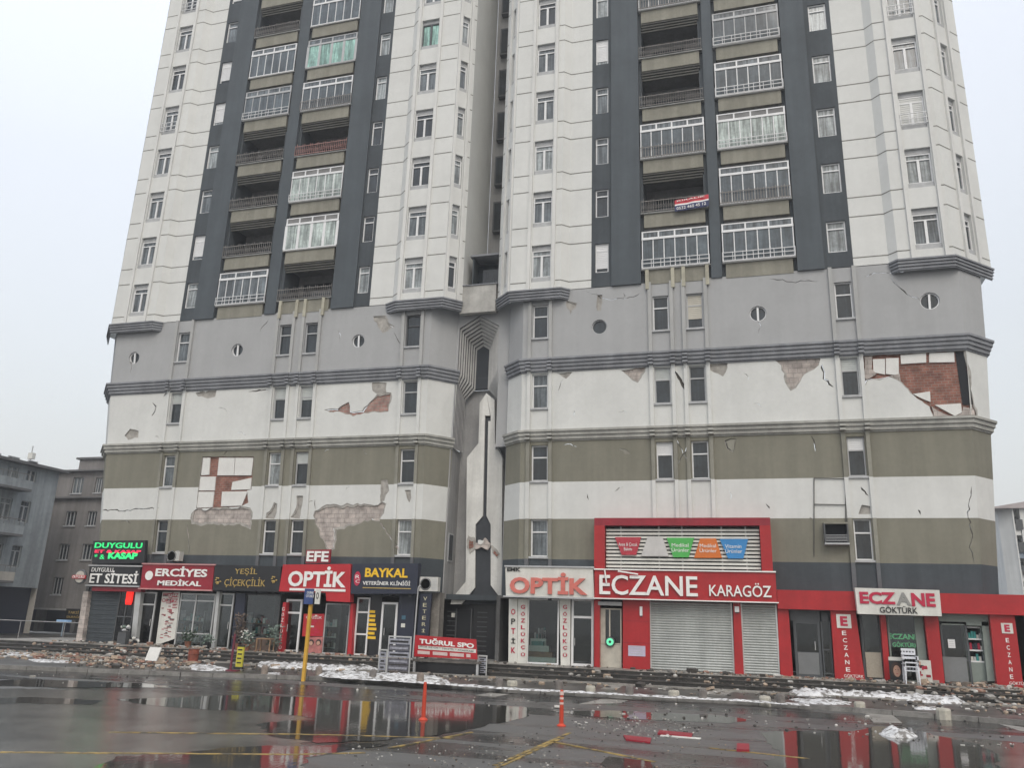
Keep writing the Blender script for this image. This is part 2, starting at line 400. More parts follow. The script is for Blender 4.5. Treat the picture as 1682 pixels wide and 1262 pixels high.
# shop terrace and its steps
TERR = mat('terrace_tiles', (.27, .258, .235), .5, .45, 1.5, 0, .3, 20)
def gpoly(px, z): return [G(x, y, z) for x, y in px]
STEPD = mat('shaded_wet_riser', (.045, .043, .04), .4, .4, 3, 0, .5, 15)  # wet risers, contact shade of the steps put into their dark colour
mb = MB()
TY = [(-35, 31.5), (-9.5, 31.7), (-6, 31.5), (12.5, 31.3)]
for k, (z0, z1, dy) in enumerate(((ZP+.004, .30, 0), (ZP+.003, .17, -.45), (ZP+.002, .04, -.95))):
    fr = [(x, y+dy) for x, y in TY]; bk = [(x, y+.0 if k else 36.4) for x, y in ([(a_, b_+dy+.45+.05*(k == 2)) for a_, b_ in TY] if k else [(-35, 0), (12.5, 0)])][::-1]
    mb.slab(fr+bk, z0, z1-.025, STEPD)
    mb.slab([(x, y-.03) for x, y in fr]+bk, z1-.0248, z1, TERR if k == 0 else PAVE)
tag(mb.build('shop_terrace'), kind='structure')
mb = MB()
for (a, b_, y, d) in ((-34, -20, 29.9, .25), (-20, -8, 29.7, .3), (-8, 12, 29.5, .35)):
    mb.box(a, b_-.01, y, y+d, ZP+.001, ZP+.05, PAVEL)
tag(mb.build('pavement_strips'), kind='structure')
# pale drive-over slabs at the kerb
mb = MB()
for px in ([(950, 1158), (1000, 1147), (1045, 1147), (1020, 1156)], [(1420, 1172), (1465, 1175), (1482, 1189), (1435, 1188)], [(1640, 1190), (1682, 1196), (1700, 1205), (1676, 1202)],
           [(780, 1143), (840, 1134), (862, 1137), (812, 1146)]):
    mb.slab(gpoly(px, ZR), ZR+.0005, ZR+.008, PAVEL)
for px in ([(845, 1118), (880, 1111), (905, 1113), (872, 1121)], [(985, 1133), (1010, 1123), (1030, 1124), (1012, 1134)], [(1150, 1140), (1185, 1131), (1215, 1133), (1190, 1144)]):
    mb.slab(gpoly(px, ZP), ZP+.0005, ZP+.008, PAVEL)
tag(mb.build('paving_slabs'), kind='structure')
# yellow lines
YLINE = mat('worn_yellow_line', (.36, .25, .075), .55, .3, 3, col2=(.06, .056, .048), thr=(4, .42, .62))
mb = MB()
def gline(a, b_, w, z0=ZR+.0095):
    p, q = Vector(G(*a)), Vector(G(*b_)); d = (q-p).normalized(); n = Vector((-d.y, d.x))*w/2
    mb.slab([tuple(p-n), tuple(q-n), tuple(q+n), tuple(p+n)], ZR+.0002, z0, YLINE)
for a, b_, w_ in (((180, 1204), (520, 1208), .10), ((520, 1208), (745, 1214), .08), ((0, 1237), (480, 1241), .09), ((480, 1241), (600, 1238), .08),
                 ((936, 1205), (812, 1259), .075), ((925, 1213), (790, 1275), .06), ((906, 1219), (1075, 1253), .085), ((1165, 1230), (1330, 1248), .09), ((640, 1230), (775, 1204), .07)):
    gline(a, b_, w_)
tag(mb.build('road_markings'), kind='structure')
# puddles
def water():
    m = bpy.data.materials.new('puddle_water'); m.use_nodes = True; t = m.node_tree; N = t.nodes; L = t.links
    b = N['Principled BSDF']; b.inputs['Base Color'].default_value = (.045, .043, .038, 1); b.inputs['Roughness'].default_value = .06
    b.inputs['IOR'].default_value = 1.45; b.inputs['Specular IOR Level'].default_value = .62
    tcn = N.new('ShaderNodeTexCoord'); mp = N.new('ShaderNodeMapping'); mp.inputs['Scale'].default_value = (1, .5, 1); L.new(tcn.outputs['Object'], mp.inputs[0])
    n = N.new('ShaderNodeTexNoise'); n.inputs['Scale'].default_value = 7; n.inputs['Detail'].default_value = 2; L.new(mp.outputs[0], n.inputs['Vector'])
    bu = N.new('ShaderNodeBump'); bu.inputs['Strength'].default_value = .22; bu.inputs['Distance'].default_value = .004
    L.new(n.outputs[0], bu.inputs['Height']); L.new(bu.outputs[0], b.inputs['Normal'])
    return m
WATER = water()
def puddle(px, seed, amp=.10, m=None, z=.0055, name='puddle'):
    p = [G(x, y) for x, y in px]; mb = MB(); q = jag(p, amp, .22, seed)
    # z sheets: flat water film
    me_poly = q
    rv, re, rf = delaunay_2d_cdt([Vector(v) for v in me_poly], [(i, (i+1) % len(q)) for i in range(len(q))], [], 0, 1e-5)[:3]
    fs = [tuple(f) for f in rf if inside((sum(rv[i][0] for i in f)/3, sum(rv[i][1] for i in f)/3), q)]
    mb.add([(v[0], v[1], ZR+z) for v in rv], fs, m or WATER)
    o = mb.build(name); tag(o, kind='structure'); return o
FILM = mat('wet_film', (.105, .102, .092), .17, .45, .7, 0, .10, 40, spec=.6)
puddle([(-160, 1128), (140, 1134), (300, 1141), (420, 1150), (440, 1168), (520, 1180), (560, 1196), (520, 1216), (470, 1232), (430, 1262), (420, 1310), (-160, 1310)], 21, .16, FILM, .003, 'wet_ground')
puddle([(1440, 1222), (1500, 1208), (1600, 1214), (1700, 1224), (1760, 1262), (1700, 1290), (1560, 1262)], 22, .12, FILM, .003, 'wet_ground')
puddle([(190, 1150), (330, 1145), (380, 1143), (520, 1147), (560, 1152), (700, 1155), (820, 1159), (870, 1164), (868, 1178), (800, 1192), (745, 1204), (690, 1212), (640, 1216), (520, 1222), (440, 1209), (425, 1190), (520, 1182), (430, 1170), (330, 1166), (250, 1160)], 3, .10)
puddle([(120, 1275), (190, 1244), (300, 1239), (360, 1230), (440, 1226), (520, 1226), (600, 1222), (640, 1224), (560, 1236), (500, 1246), (498, 1300), (100, 1300)], 4, .08)
puddle([(-80, 1150), (60, 1146), (170, 1152), (150, 1159), (30, 1156), (-80, 1158)], 5, .06)
puddle([(-80, 1120), (60, 1117), (240, 1124), (300, 1131), (120, 1130), (-80, 1127)], 6, .08)
puddle([(1250, 1204), (1330, 1201), (1400, 1203), (1440, 1194), (1500, 1197), (1530, 1208), (1560, 1214), (1600, 1222), (1640, 1240), (1640, 1300), (1240, 1300), (1262, 1250), (1282, 1240), (1260, 1222)], 8, .07)
puddle([(1000, 1244), (1070, 1252), (1080, 1275), (1010, 1275), (985, 1256)], 9, .04)
puddle([(900, 1170), (1000, 1168), (1180, 1176), (1240, 1184), (1200, 1190), (1000, 1180)], 11, .09)

# ------------------------------------------------------------------ the two towers
YF = 33.0
def interp(x, T):
    if x <= T[0][0]: return T[0][1]
    for (a, va), (b, vb) in zip(T, T[1:]):
        if x <= b: return va+(vb-va)*(x-a)/(b-a)
    return T[-1][1]
LEAN = [(-32, 1.3), (-30.5, .9), (-27.5, .45), (-21, .42), (-14.8, .32), (-13.9, .2), (-12.8, -.15), (-9.4, .1), (-8.6, .2), (-3, .06), (0, 0), (4.2, -.06), (8.4, -.5), (9.4, -.75)]
def lean(v):
    t = max(0, (15-v[2])/10); return (v[0]+t*interp(v[0], LEAN), v[1], v[2])
def unlean(p):
    x = p[0]
    for _ in range(8): x = p[0]-max(0, (15-p[1])/10)*interp(x, LEAN)
    return (x, p[1])
def DP(pts): return [unlean(P(x, y, YF)) for x, y in pts]
def flat(Y): return lambda u, d, z: (u, Y+d, z)
def slant(p, q):
    l = math.hypot(q[0]-p[0], q[1]-p[1]); dx, dy = (q[0]-p[0])/l, (q[1]-p[1])/l
    return (lambda u, d, z: (p[0]+dx*u-dy*d, p[1]+dy*u+dx*d, z)), l
def fbox(mb, pl, u0, u1, d0, d1, z0, z1, m):
    vs = [pl(u, d, z) for z in (z0, z1) for d in (d0, d1) for u in (u0, u1)]
    mb.add(vs, [(0, 2, 3, 1), (4, 5, 7, 6), (0, 1, 5, 4), (2, 6, 7, 3), (0, 4, 6, 2), (1, 3, 7, 5)], m)
def offset(path, d):
    r = []
    n = len(path)
    for i, p in enumerate(path):
        ns = []
        for a, b in ((i-1, i), (i, i+1)):
            if 0 <= a and b < n:
                dx, dy = path[b][0]-path[a][0], path[b][1]-path[a][1]; l = math.hypot(dx, dy); ns.append((dy/l, -dx/l))
        if len(ns) == 2:
            k = 1+ns[0][0]*ns[1][0]+ns[0][1]*ns[1][1]; v = ((ns[0][0]+ns[1][0])/k, (ns[0][1]+ns[1][1])/k)
        else: v = ns[0]
        r.append((p[0]+v[0]*d, p[1]+v[1]*d))
    return r
def rib(mb, path, z0, z1, dout, m, din=.02):
    a = offset(path, -din); b = offset(path, dout); n = len(path)
    vs = [(x, y, z) for z in (z0, z1) for x, y in a]+[(x, y, z) for z in (z0, z1) for x, y in b]
    A0, A1, B0, B1 = 0, n, 2*n, 3*n; fs = []
    for i in range(n-1):
        fs += [(B0+i, B0+i+1, B1+i+1, B1+i), (A0+i, A0+i+1, B0+i+1, B0+i), (B1+i, B1+i+1, A1+i+1, A1+i), (A1+i, A1+i+1, A0+i+1, A0+i)]
    fs += [(A0, B0, B1, A1), (A0+n-1, A1+n-1, B1+n-1, B0+n-1)]
    mb.add(vs, fs, m)
def cornice(parent, path, z0, z1, n, d0, d1, m, warp=None):
    mb = MB(); h = (z1-z0)/n
    for i in range(n):
        d = d0+(d1-d0)*i/max(1, n-1)
        rib(mb, path, z0+i*h+h*.42, z0+(i+1)*h, d, m)
        rib(mb, path, z0+i*h, z0+i*h+h*.42, d-.06, m)
    return mb.build('cornice', parent, warp)

def window(parent, pl, u0, u1, z0, z1, dep, style, glass, warp=None, shutter=0, smat=None, fr=None, sill=True, mull=1, trans=.72):
    """one window: the frame is the part, pane / sill / shutter its sub-parts"""
    fr = fr or FRAME; mb = MB(); t = .055; d0, d1 = dep-.09, dep-.02
    if style == 'round':
        cx, cz, r = (u0+u1)/2, (z0+z1)/2, (u1-u0)/2
        n = 20
        ring = [(cx+math.cos(2*math.pi*i/n)*r, cz+math.sin(2*math.pi*i/n)*r) for i in range(n)]; inn = [(cx+(x-cx)*.88, cz+(z-cz)*.88) for x, z in ring]
        vs = [pl(x, d0, z) for x, z in ring]+[pl(x, d0, z) for x, z in inn]+[pl(x, d1+.02, z) for x, z in inn]
        mb.add(vs, [(i, (i+1) % n, n+(i+1) % n, n+i) for i in range(n)]+[(n+i, n+(i+1) % n, 2*n+(i+1) % n, 2*n+i) for i in range(n)], fr if shutter else FRAMEG)
        if shutter: fbox(mb, pl, cx-.045+shutter*.0, cx+.035, d0-.03, d0+.03, cz-r*.97, cz+r*.8, FRAME)
        w_ = mb.build('window', parent, warp)
        m2 = MB(); m2.add([pl(x, d1, z) for x, z in ring], [tuple(range(n))], glass); m2.build('pane', w_, warp)
        return w_
    for a, b, c, d in ((u0, u1, z1-t, z1), (u0, u1, z0, z0+t), (u0, u0+t, z0+t, z1-t), (u1-t, u1, z0+t, z1-t)): fbox(mb, pl, a, b, d0, d1, c, d, fr)
    zt = z0+(z1-z0)*trans
    if trans < 1: fbox(mb, pl, u0+t, u1-t, d0+.003, d1-.002, zt-t/2, zt+t/2, fr)
    if mull == 2: fbox(mb, pl, (u0+u1)/2-.05, (u0+u1)/2+.05, d0+.002, d1-.002, z0+t, (zt if trans < 1 else z1)-t/2, fr)
    if mull == 3:
        for k in (1, 2): fbox(mb, pl, u0+(u1-u0)*k/3-.03, u0+(u1-u0)*k/3+.03, d0+.002, d1-.002, z0+t, (zt if trans < 1 else z1)-t/2, fr)
    w_ = mb.build('window', parent, warp)
    m2 = MB(); fbox(m2, pl, u0, u1, d1-.02, d1+.01, z0, z1, glass); m2.build('pane', w_, warp)
    if shutter > 0:
        m3 = MB(); zs = z1-(z1-z0)*shutter; k = max(2, int((z1-zs)/.09)); sm = smat or SHUT
        for i in range(k):
            a = zs+(z1-zs-t)*i/k; b = zs+(z1-zs-t)*(i+1)/k
            fbox(m3, pl, u0+t, u1-t, d0+.015, d0+.05, a+.004, b-.012, sm); fbox(m3, pl, u0+t, u1-t, d0+.028, d0+.05, b-.012, b+.004, sm)
        m3.build('shutter', w_, warp)
    if sill:
        m4 = MB(); fbox(m4, pl, u0-.05, u1+.05, -.07, dep, z0-.085, z0-.004, SILL); m4.build('sill', w_, warp)
    return w_

ROWS = [(4.50, 6.03), (7.65, 9.20), (10.85, 12.42), (14.10, 15.68)]
BANDS = [(2.75, 4.40, W_DARK), (4.40, 6.05, W_OLIVE), (6.05, 7.60, W_BAND), (7.60, 9.45, W_OLIVE), (9.45, 12.75, W_BAND), (12.75, 16.33, W_GREY)]
PILM = {0: mat('pilaster_dark', (.11, .115, .125), .85, .1, 1), 1: mat('pilaster_olive', (.235, .23, .195), .85, .12, 1, .1), 2: W_BAND, 3: mat('pilaster_olive', (.235, .23, .195)), 4: W_BAND, 5: W_PILG}
BWIN = {}   # (tower, column, row) -> (glass, shutter fraction, shutter material, frame)
def base(T, key, path, cols, rounds, holes, chams):
    """base block of one tower. path: wall line in plan; cols: window columns (x0, x1)"""
    fl = flat(YF); x0, x1 = path['main']
    mb = MB(); hol = []
    for ci, (a, b) in enumerate(cols):
        for z0, z1 in ROWS: hol.append((rect(a, b, z0, z1), .2, None))
    for cx, cz, r in rounds: hol.append(([(cx+math.cos(math.pi*i/10)*r, cz+math.sin(math.pi*i/10)*r) for i in range(20)], .16, None))
    for p, d, m in holes: hol.append((p, d, MORTAR))
    for z0, z1, m in BANDS:
        hh = [h for h in hol if max(q[1] for q in h[0]) > z0-.001 and min(q[1] for q in h[0]) < z1+.001]
        panel(mb, rect(x0, x1, z0, z1), hh, m, fl)
        for p, q in chams:
            pl, l = slant(p, q); mb.quad(pl(0, 0, z0), pl(l, 0, z0), pl(l, 0, z1), pl(0, 0, z1), m)
    mb.build('base_wall', T, lean)
    allp = path['plan']
    cornice(T, allp, 9.36, 9.84, 3, .10, .22, W_CORN2, lean)
    cornice(T, allp, 12.46, 13.08, 4, .10, .26, W_CORN, lean)
    # pilasters beside the windows
    for ci, (a, b) in enumerate(cols):
        for u0, u1 in ((a-.20, a-.05), (b+.05, b+.20)):
            mb = MB()
            for k, (z0, z1, m) in enumerate(BANDS):
                mb.box(u0, u1, YF-.10, YF-.001, z0, z1, PILM[k])
            for z0, z1, n, dd, m in ((9.36, 9.84, 3, .23, W_CORN2), (12.46, 13.08, 4, .27, W_CORN)):
                for i in range(n):
                    h = (z1-z0)/n; mb.box(u0-.03, u1+.03, YF-dd-.04, YF-.11, z0+i*h+h*.4, z0+(i+1)*h-.01, m)
            mb.build('pilaster', T, lean)
    for ci, (a, b) in enumerate(cols):
        for r, (z0, z1) in enumerate(ROWS):
            g, s, sm, fr = BWIN.get((key, ci, r), (rnd.choice([G_DARK, G_DARK, G_DARK]), 0, None, FRAMEG if r > 1 else FRAME))
            window(T, fl, a, b, z0, z1, .2, 'rect', g, lean, s, sm, fr, True, 1, .66)
    for i, (cx, cz, r) in enumerate(rounds):
        window(T, fl, cx-r, cx+r, cz-r, cz+r, .16, 'round', G_DARK, lean, 0 if (key, i) == ('R', 0) else 1)

def patch(T, name, poly, d, m, warp=lean, th=.03, label=None):
    """a sheet set d behind the wall face, filling a hole in it"""
    mb = MB(); n = len(poly)
    rv, re, rf = delaunay_2d_cdt([Vector(p) for p in poly], [(i, (i+1) % n) for i in range(n)], [], 0, 1e-5)[:3]
    fs = [tuple(f) for f in rf if inside((sum(rv[i][0] for i in f)/3, sum(rv[i][1] for i in f)/3), poly)]
    mb.add([(v[0], YF+d, v[1]) for v in rv], fs, m)
    o = mb.build(name, T, warp)
    if label: o['label'] = label
    return o
def grow(poly, k=.03):
    cx = sum(p[0] for p in poly)/len(poly); cz = sum(p[1] for p in poly)/len(poly)
    return [(x+(k if x > cx else -k), z+(k if z > cz else -k)) for x, z in poly]

# ---- damage, measured on the flat base walls
def hole(px, d, seed, amp=.06): return (jag(DP(px), amp, .16, seed), d)
LH = {
 'boards': hole([(332.3, 750.5), (417, 750.5), (413, 804.5), (406, 806), (408, 826), (395, 833), (322, 836)], .09, 1, .012),
 'boards_foot': hole([(320, 838.5), (400, 835.5), (409, 838), (411, 866), (399, 860), (317, 858)], .05, 2),
 'big': hole([(517.5, 841), (537, 833.5), (615, 832), (627, 826), (632, 829), (622, 855), (610, 853.5), (587, 860), (547.5, 867), (547.5, 900), (541, 904), (534, 893), (517.5, 860)], .055, 3),
 'big_tail': hole([(628, 790), (634, 790), (637, 806), (630, 822), (626, 824)], .04, 4, .03),
 'brick': hole([(532.5, 673.6), (555, 672.4), (572.4, 661), (575, 676), (595, 676), (612.5, 657.5), (620, 650.5), (641, 647), (637.5, 676), (610, 676), (580, 683.6), (562.5, 677.4)], .06, 5, .04),
 'grey': hole([(611, 629), (635, 629), (635, 645.5), (620, 648.5), (612, 642)], .03, 6, .04),
 'chip': hole([(205, 716), (213.7, 705), (227.4, 708.6), (226, 718.6), (211, 722)], .05, 7, .04),
 'top': hole([(322, 645.7), (353.5, 643), (352, 650.7), (342, 653)], .05, 8, .03),
 'w1': hole([(437, 851), (449, 851), (454.6, 830), (451, 827), (444.6, 842)], .05, 9, .04),
 'w2': hole([(478.4, 850), (491, 851), (496, 829.7), (497, 816), (488.3, 816), (489.6, 832), (487, 839.7)], .05, 10, .04),
 'w3': hole([(665, 806), (674, 806), (672.5, 824)], .05, 11, .03),
 'up': hole([(613.6, 519.7), (632, 521), (640, 534.7), (646, 537), (630, 544.7), (621, 529.7)], .05, 12, .05),
 'c1': (crack_poly(DP([(250, 661), (256, 668), (254, 677), (249, 684)]), .10, 13), .05),
 'c2': (crack_poly(DP([(166, 840), (185, 838), (205, 840), (228, 836), (262, 835)]), .07, 14), .05),
 'c3': (crack_poly(DP([(646, 545), (654, 560), (662, 572)]), .035, 15), .04),
 'c4': (crack_poly(DP([(517, 821), (518, 838)]), .07, 16), .05),
 'c5': (crack_poly(DP([(505, 826), (518, 823)]), .05, 17), .05),
 'c6': (crack_poly(DP([(308, 862), (311, 900), (309, 912)]), .05, 18), .03),
 'c7': (crack_poly(DP([(622, 858), (640, 880), (655, 902)]), .10, 19), .03),
 'c8': (crack_poly(DP([(408, 644), (420, 643), (440, 641)]), .09, 20), .05),
 'c9': (crack_poly(DP([(268, 652), (277, 645)]), .10, 21), .05),
}
RH = {
 'a': hole([(915, 613), (938.6, 612), (930, 622)], .05, 31, .03),
 'b': hole([(1020, 608), (1059.7, 604), (1047, 626), (1033.5, 617.5)], .06, 32, .04),
 'c': (crack_poly(DP([(1107, 608), (1114.7, 620), (1119, 628), (1126, 644)]), .16, 33), .06),
 'd': hole([(1164, 601), (1194, 598), (1187, 616), (1174.6, 609)], .06, 34, .04),
 'e': hole([(1274.5, 592), (1347, 589), (1344.4, 600), (1327, 610), (1299.5, 640), (1292, 620), (1284.5, 600)], .06, 35, .06),
 'f': (crack_poly(DP([(1350, 598), (1353, 622.4), (1369, 636)]), .12, 36), .05),
 'big': hole([(1418, 584.5), (1569, 577), (1583.5, 576.5), (1604, 688), (1535.4, 689), (1526.7, 667.4), (1501.7, 650), (1481.7, 627.4), (1461.7, 618.7), (1444, 622.4), (1424, 625), (1421, 632.4)], .10, 37, .03),
 'g': hole([(1410, 845), (1415.6, 829.7), (1429.5, 832), (1430, 845)], .05, 38, .02),
 'h': (crack_poly(DP([(1414, 800), (1421, 808), (1427, 815)]), .10, 39), .05),
 'i': hole([(931, 494.7), (946, 499.7), (937.4, 516)], .05, 40, .05),
 'j': hole([(982, 485), (988.6, 485), (986, 510), (981, 510)], .05, 41, .04),
 'k': (crack_poly(DP([(962, 478), (1000, 492), (1040, 488), (1052, 481)]), .03, 42), .03),
 'l': (crack_poly(DP([(1112, 722), (1120, 738), (1128, 754)]), .045, 43), .03),
 'm': (crack_poly(DP([(1131, 730), (1121, 748), (1110, 768)]), .045, 44), .03),
 'n': (crack_poly(DP([(925, 622), (920, 634), (918, 647)]), .05, 45), .03),
 'o': (crack_poly(DP([(1332, 716), (1338, 730), (1339, 742)]), .06, 46), .03),
 'p': (crack_poly(DP([(1420, 455), (1437, 448), (1480, 447), (1494, 445)]), .035, 47), .03),
 'q': (crack_poly(DP([(1463, 457), (1473, 468), (1489, 483), (1512, 494)]), .06, 48), .03),
 'r': (crack_poly(DP([(1330, 850), (1336, 853)]), .05, 49), .03),
 's': (crack_poly(DP([(1596, 800), (1590, 850), (1598, 880), (1592, 900), (1600, 925)]), .05, 50), .03),
 't': (crack_poly(DP([(965, 812), (967, 822)]), .06, 51), .03),
 'u': (crack_poly(DP([(1258, 828), (1264, 836)]), .09, 52), .03),
 'v': (crack_poly(DP([(1508, 838), (1512, 846)]), .09, 53), .03),
 'w': hole([(1192, 725), (1210, 722), (1204, 742), (1196, 736)], .02, 54, .05),
 'x': hole([(1017, 737), (1029, 738), (1036, 746), (1026, 746)], .02, 55, .03),
 'y': (crack_poly(DP([(1262, 458), (1300, 463), (1345, 462)]), .04, 56), .03),
}
for (k, c, r), v in {('L', 0, 3): (G_MID, 0, None, FRAME), ('L', 0, 2): (G_DARK, .35, SHUT, FRAMEG), ('L', 0, 1): (G_MID, 0, None, FRAME), ('L', 0, 0): (G_DARK, 0, None, FRAMEG),
    ('L', 1, 2): (G_DARK, .38, SHUT, FRAMEG), ('L', 2, 2): (G_DARK, .42, SHUT, FRAMEG), ('L', 1, 1): (G_LITE, 0, None, FRAME), ('L', 2, 1): (G_DARK, .33, SHUT, FRAMEG),
    ('L', 3, 3): (G_DARK, 0, None, FRAMED), ('L', 3, 0): (G_LITE, 0, None, FRAME), ('L', 3, 1): (G_DARK, 0, None, FRAME),
    ('R', 0, 3): (G_DARK, 0, None, FRAME), ('R', 0, 2): (G_MID, 0, None, FRAME), ('R', 0, 1): (G_DARK, 0, None, FRAME), ('R', 0, 0): (G_MID, 0, None, FRAME),
    ('R', 1, 2): (G_DARK, .33, SHUT, FRAMEG), ('R', 1, 1): (G_DARK, .34, FRAME, FRAME), ('R', 2, 3): (G_DARK, .72, mat('boarded_cream', (.52, .50, .44), .8, .1, 1), FRAMEG),
    ('R', 1, 3): (G_DARK, 0, None, FRAME), ('R', 2, 2): (G_DARK, 0, None, FRAMEG), ('R', 2, 1): (G_DARK, 0, None, FRAME),
    ('R', 3, 3): (G_DARK, 0, None, FRAME), ('R', 3, 2): (G_DARK, .34, SHUT, FRAMEG), ('R', 3, 1): (G_DARK, .34, FRAME, FRAMEG), ('R', 3, 0): (G_DARK, 0, None, FRAME)}.items(): BWIN[(k, c, r)] = v

def swell(poly, seed):
    rr = random.Random(seed); n = len(poly); a = sum(poly[i][0]*poly[(i+1) % n][1]-poly[(i+1) % n][0]*poly[i][1] for i in range(n)); sg = 1 if a > 0 else -1; o = []
    k = .03
    for i in range(n):
        p, q = poly[i-1], poly[(i+1) % n]; dx, dz = q[0]-p[0], q[1]-p[1]; l = math.hypot(dx, dz) or 1; k = max(.012, min(.13, k+rr.uniform(-.04, .045)))
        o.append((poly[i][0]+sg*dz/l*k, poly[i][1]-sg*dx/l*k))
    return o
def is_crack(k, key): return (k[0] == 'c' and k[1:].isdigit()) if key == 'L' else k in 'cfhklmnopqrstuvy' or k[0] == 'z'
SCARS = {}
for key, H, x0_, x1_ in (('L', LH, -31, -14.2), ('R', RH, -9, 8.2)):
    rr = random.Random(77 if key == 'L' else 78); cols_ = ((-28.1, -27), (-22.2, -19.6), (-15.4, -14.2)) if key == 'L' else ((-9.2, -8), (-3.8, -1.2), (3.6, 4.7), (4.9, 8.3))
    k = 0
    while k < 11:
        x = rr.uniform(x0_, x1_); z = rr.choice([rr.uniform(13.6, 16), rr.uniform(10.2, 12.2), rr.uniform(10.2, 12.2), rr.uniform(8.9, 9.3), rr.uniform(6.3, 7.4), rr.uniform(5, 6)])
        L_ = rr.uniform(.25, .9); a = rr.choice([rr.uniform(-.3, .3), rr.uniform(.7, 1.3), rr.uniform(-1.5, -.8)]); p = [(x, z), (x+L_*.5*math.cos(a)+rr.uniform(-.08, .08), z-L_*.5*math.sin(a)), (x+L_*math.cos(a+.3), z-L_*math.sin(a+.3))]
        if any(c0-.1 < q[0] < c1+.1 for q in p for c0, c1 in cols_) or any(abs(q[0]-h[0][0][0]) < 1.1 and abs(q[1]-h[0][0][1]) < .7 for q in p for h in H.values()): continue
        if any(inside((q[0], q[1]), h[0]) for q in p for h in H.values()): continue
        H[('c%d' % (40+k)) if key == 'L' else 'z%d' % k] = (crack_poly(p, rr.uniform(.02, .055), k), .03); k += 1
def holes_of(H, key):
    o = []
    for i, (k, (p, d)) in enumerate(H.items()):
        if is_crack(k, key): o.append((p, d, CRACK))
        elif k in ('boards', 'g', 'x', 'grey'): o.append((p, d, MORTAR))
        else: q = swell(p, i+3); SCARS[(key, k)] = q; o.append((q, .02, W_BAND))
    return o
TL = thing('apartment_tower', 'cream and slate apartment tower with white foam boards laid bare on its olive base', 'tower', (-22.55, YF, .3))
TR = thing('apartment_tower', 'cream and slate apartment tower above the pharmacies, brick hole torn at its corner', 'tower', (-.8, YF, .3))
LC = [(-27.92, -27.20), (-21.97, -21.31), (-20.53, -19.85), (-15.16, -14.43)]
RC = [(-8.95, -8.25), (-3.58, -2.90), (-2.14, -1.46), (3.81, 4.47)]
LR = [(-30.51, 14.47, .33), (-24.28, 14.52, .33), (-17.59, 14.56, .33)]
RR = [(-5.92, 14.44, .34), (.77, 14.55, .34), (7.29, 14.59, .36)]
LPLAN = [(-31.9, 47), (-33.4, 34.6), (-31.85, 33), (-13.91, 33), (-12.80, 34.1)]
RPLAN = [(-10.25, 33.75), (-9.4, 33), (8.45, 33), (9.46, 34.0), (9.46, 47)]
base(TL, 'L', {'main': (-31.85, -13.91), 'plan': [(-33.4, 34.55), (-31.85, 33), (-13.91, 33), (-12.80, 34.1)]}, LC, LR, holes_of(LH, 'L'),
     [((-33.4, 46), (-33.4, 34.55)), ((-33.4, 34.55), (-31.85, 33)), ((-13.91, 33), (-12.80, 34.1))])
base(TR, 'R', {'main': (-9.4, 8.45), 'plan': [(-10.25, 33.8), (-9.4, 33), (8.45, 33), (9.46, 34.0), (9.46, 46)]}, RC, RR, holes_of(RH, 'R'),
     [((-10.25, 33.8), (-9.4, 33)), ((8.45, 33), (9.46, 34.0)), ((9.46, 34), (9.46, 46))])
for (key, k), q in SCARS.items():
    p, d = (LH if key == 'L' else RH)[k]; mb = MB(); panel(mb, q, [(p, max(.01, d-.02), MORTAR)], MORTAR, flat(YF+.02)); mb.build('plaster_edge', TL if key == 'L' else TR, lean)
for k, (p, d) in LH.items():
    if k[0] == 'c' and k[1:].isdigit(): patch(TL, 'crack', grow(p), d, CRACK if k not in ('c6', 'c7') else BRICKP)
    elif k == 'boards': patch(TL, 'exposed_brick', grow(p), d, BRICK, label='red brick wall laid bare between white foam boards')
    elif k == 'brick': patch(TL, 'exposed_brick', grow(p), d, brick_mat('pink_brick', (.36, .22, .19, 1), (.30, .17, .145, 1), (.30, .27, .24, 1), .3, .16, .014))
    else: patch(TL, 'bare_plaster', grow(p), d, BRICKP if k in ('big', 'boards_foot') else MORTAR)
for k, (p, d) in RH.items():
    if is_crack(k, 'R'): patch(TR, 'crack', grow(p), d, CRACK)
    elif k == 'big': patch(TR, 'exposed_brick', grow(p), d, BRICK, label='red brick wall laid bare at the tower corner')
    elif k in 'wx': patch(TR, 'bare_plaster', grow(p), d, PILM[1])
    else: patch(TR, 'bare_plaster', grow(p), d, BRICKP if k in 'eb' else MORTAR)
def board(T, px, d0=.035, d1=.085):
    mb = MB(); p = DP(px); mb.prism(p, YF+d0, YF+d1, FOAM); mb.build('insulation_board', T, lean)
for px in ([(333, 752), (344.5, 752), (342.5, 780), (329.5, 781)], [(359, 752), (385, 752), (383, 781), (356, 781)], [(386, 752), (415.5, 752), (412, 781), (384, 781)], [(328.5, 783), (353.5, 783), (351.5, 806), (326, 806)],
           [(381, 792), (412.5, 785), (411, 804), (379, 805)], [(325.5, 808), (351, 808), (348, 833.5), (322.5, 834.5)], [(364, 808), (406, 807), (396, 831), (362, 832)]): board(TL, px)
for px in ([(1434, 589.5), (1454, 589), (1454, 615), (1435, 611)], [(1455.5, 588), (1476.5, 587.5), (1476.7, 616), (1455.5, 614)], [(1479.5, 583), (1521.5, 579.5), (1521.7, 595), (1480.5, 597.5)],
           [(1526.7, 579.5), (1567.5, 578), (1568.6, 594.5), (1526.7, 595)], [(1500, 647), (1528, 642.5), (1529, 660), (1516, 655)], [(1536, 665), (1579, 662.4), (1580.4, 677.4), (1569, 683)]): board(TR, px, .04, .095)
mb = MB(); mb.prism(DP([(1570, 577.5), (1583, 577), (1598.5, 664), (1582, 664)]), YF+.06, YF+.095, mat('void_black', (.018, .02, .024), .9)); mb.build('gap', TR, lean)
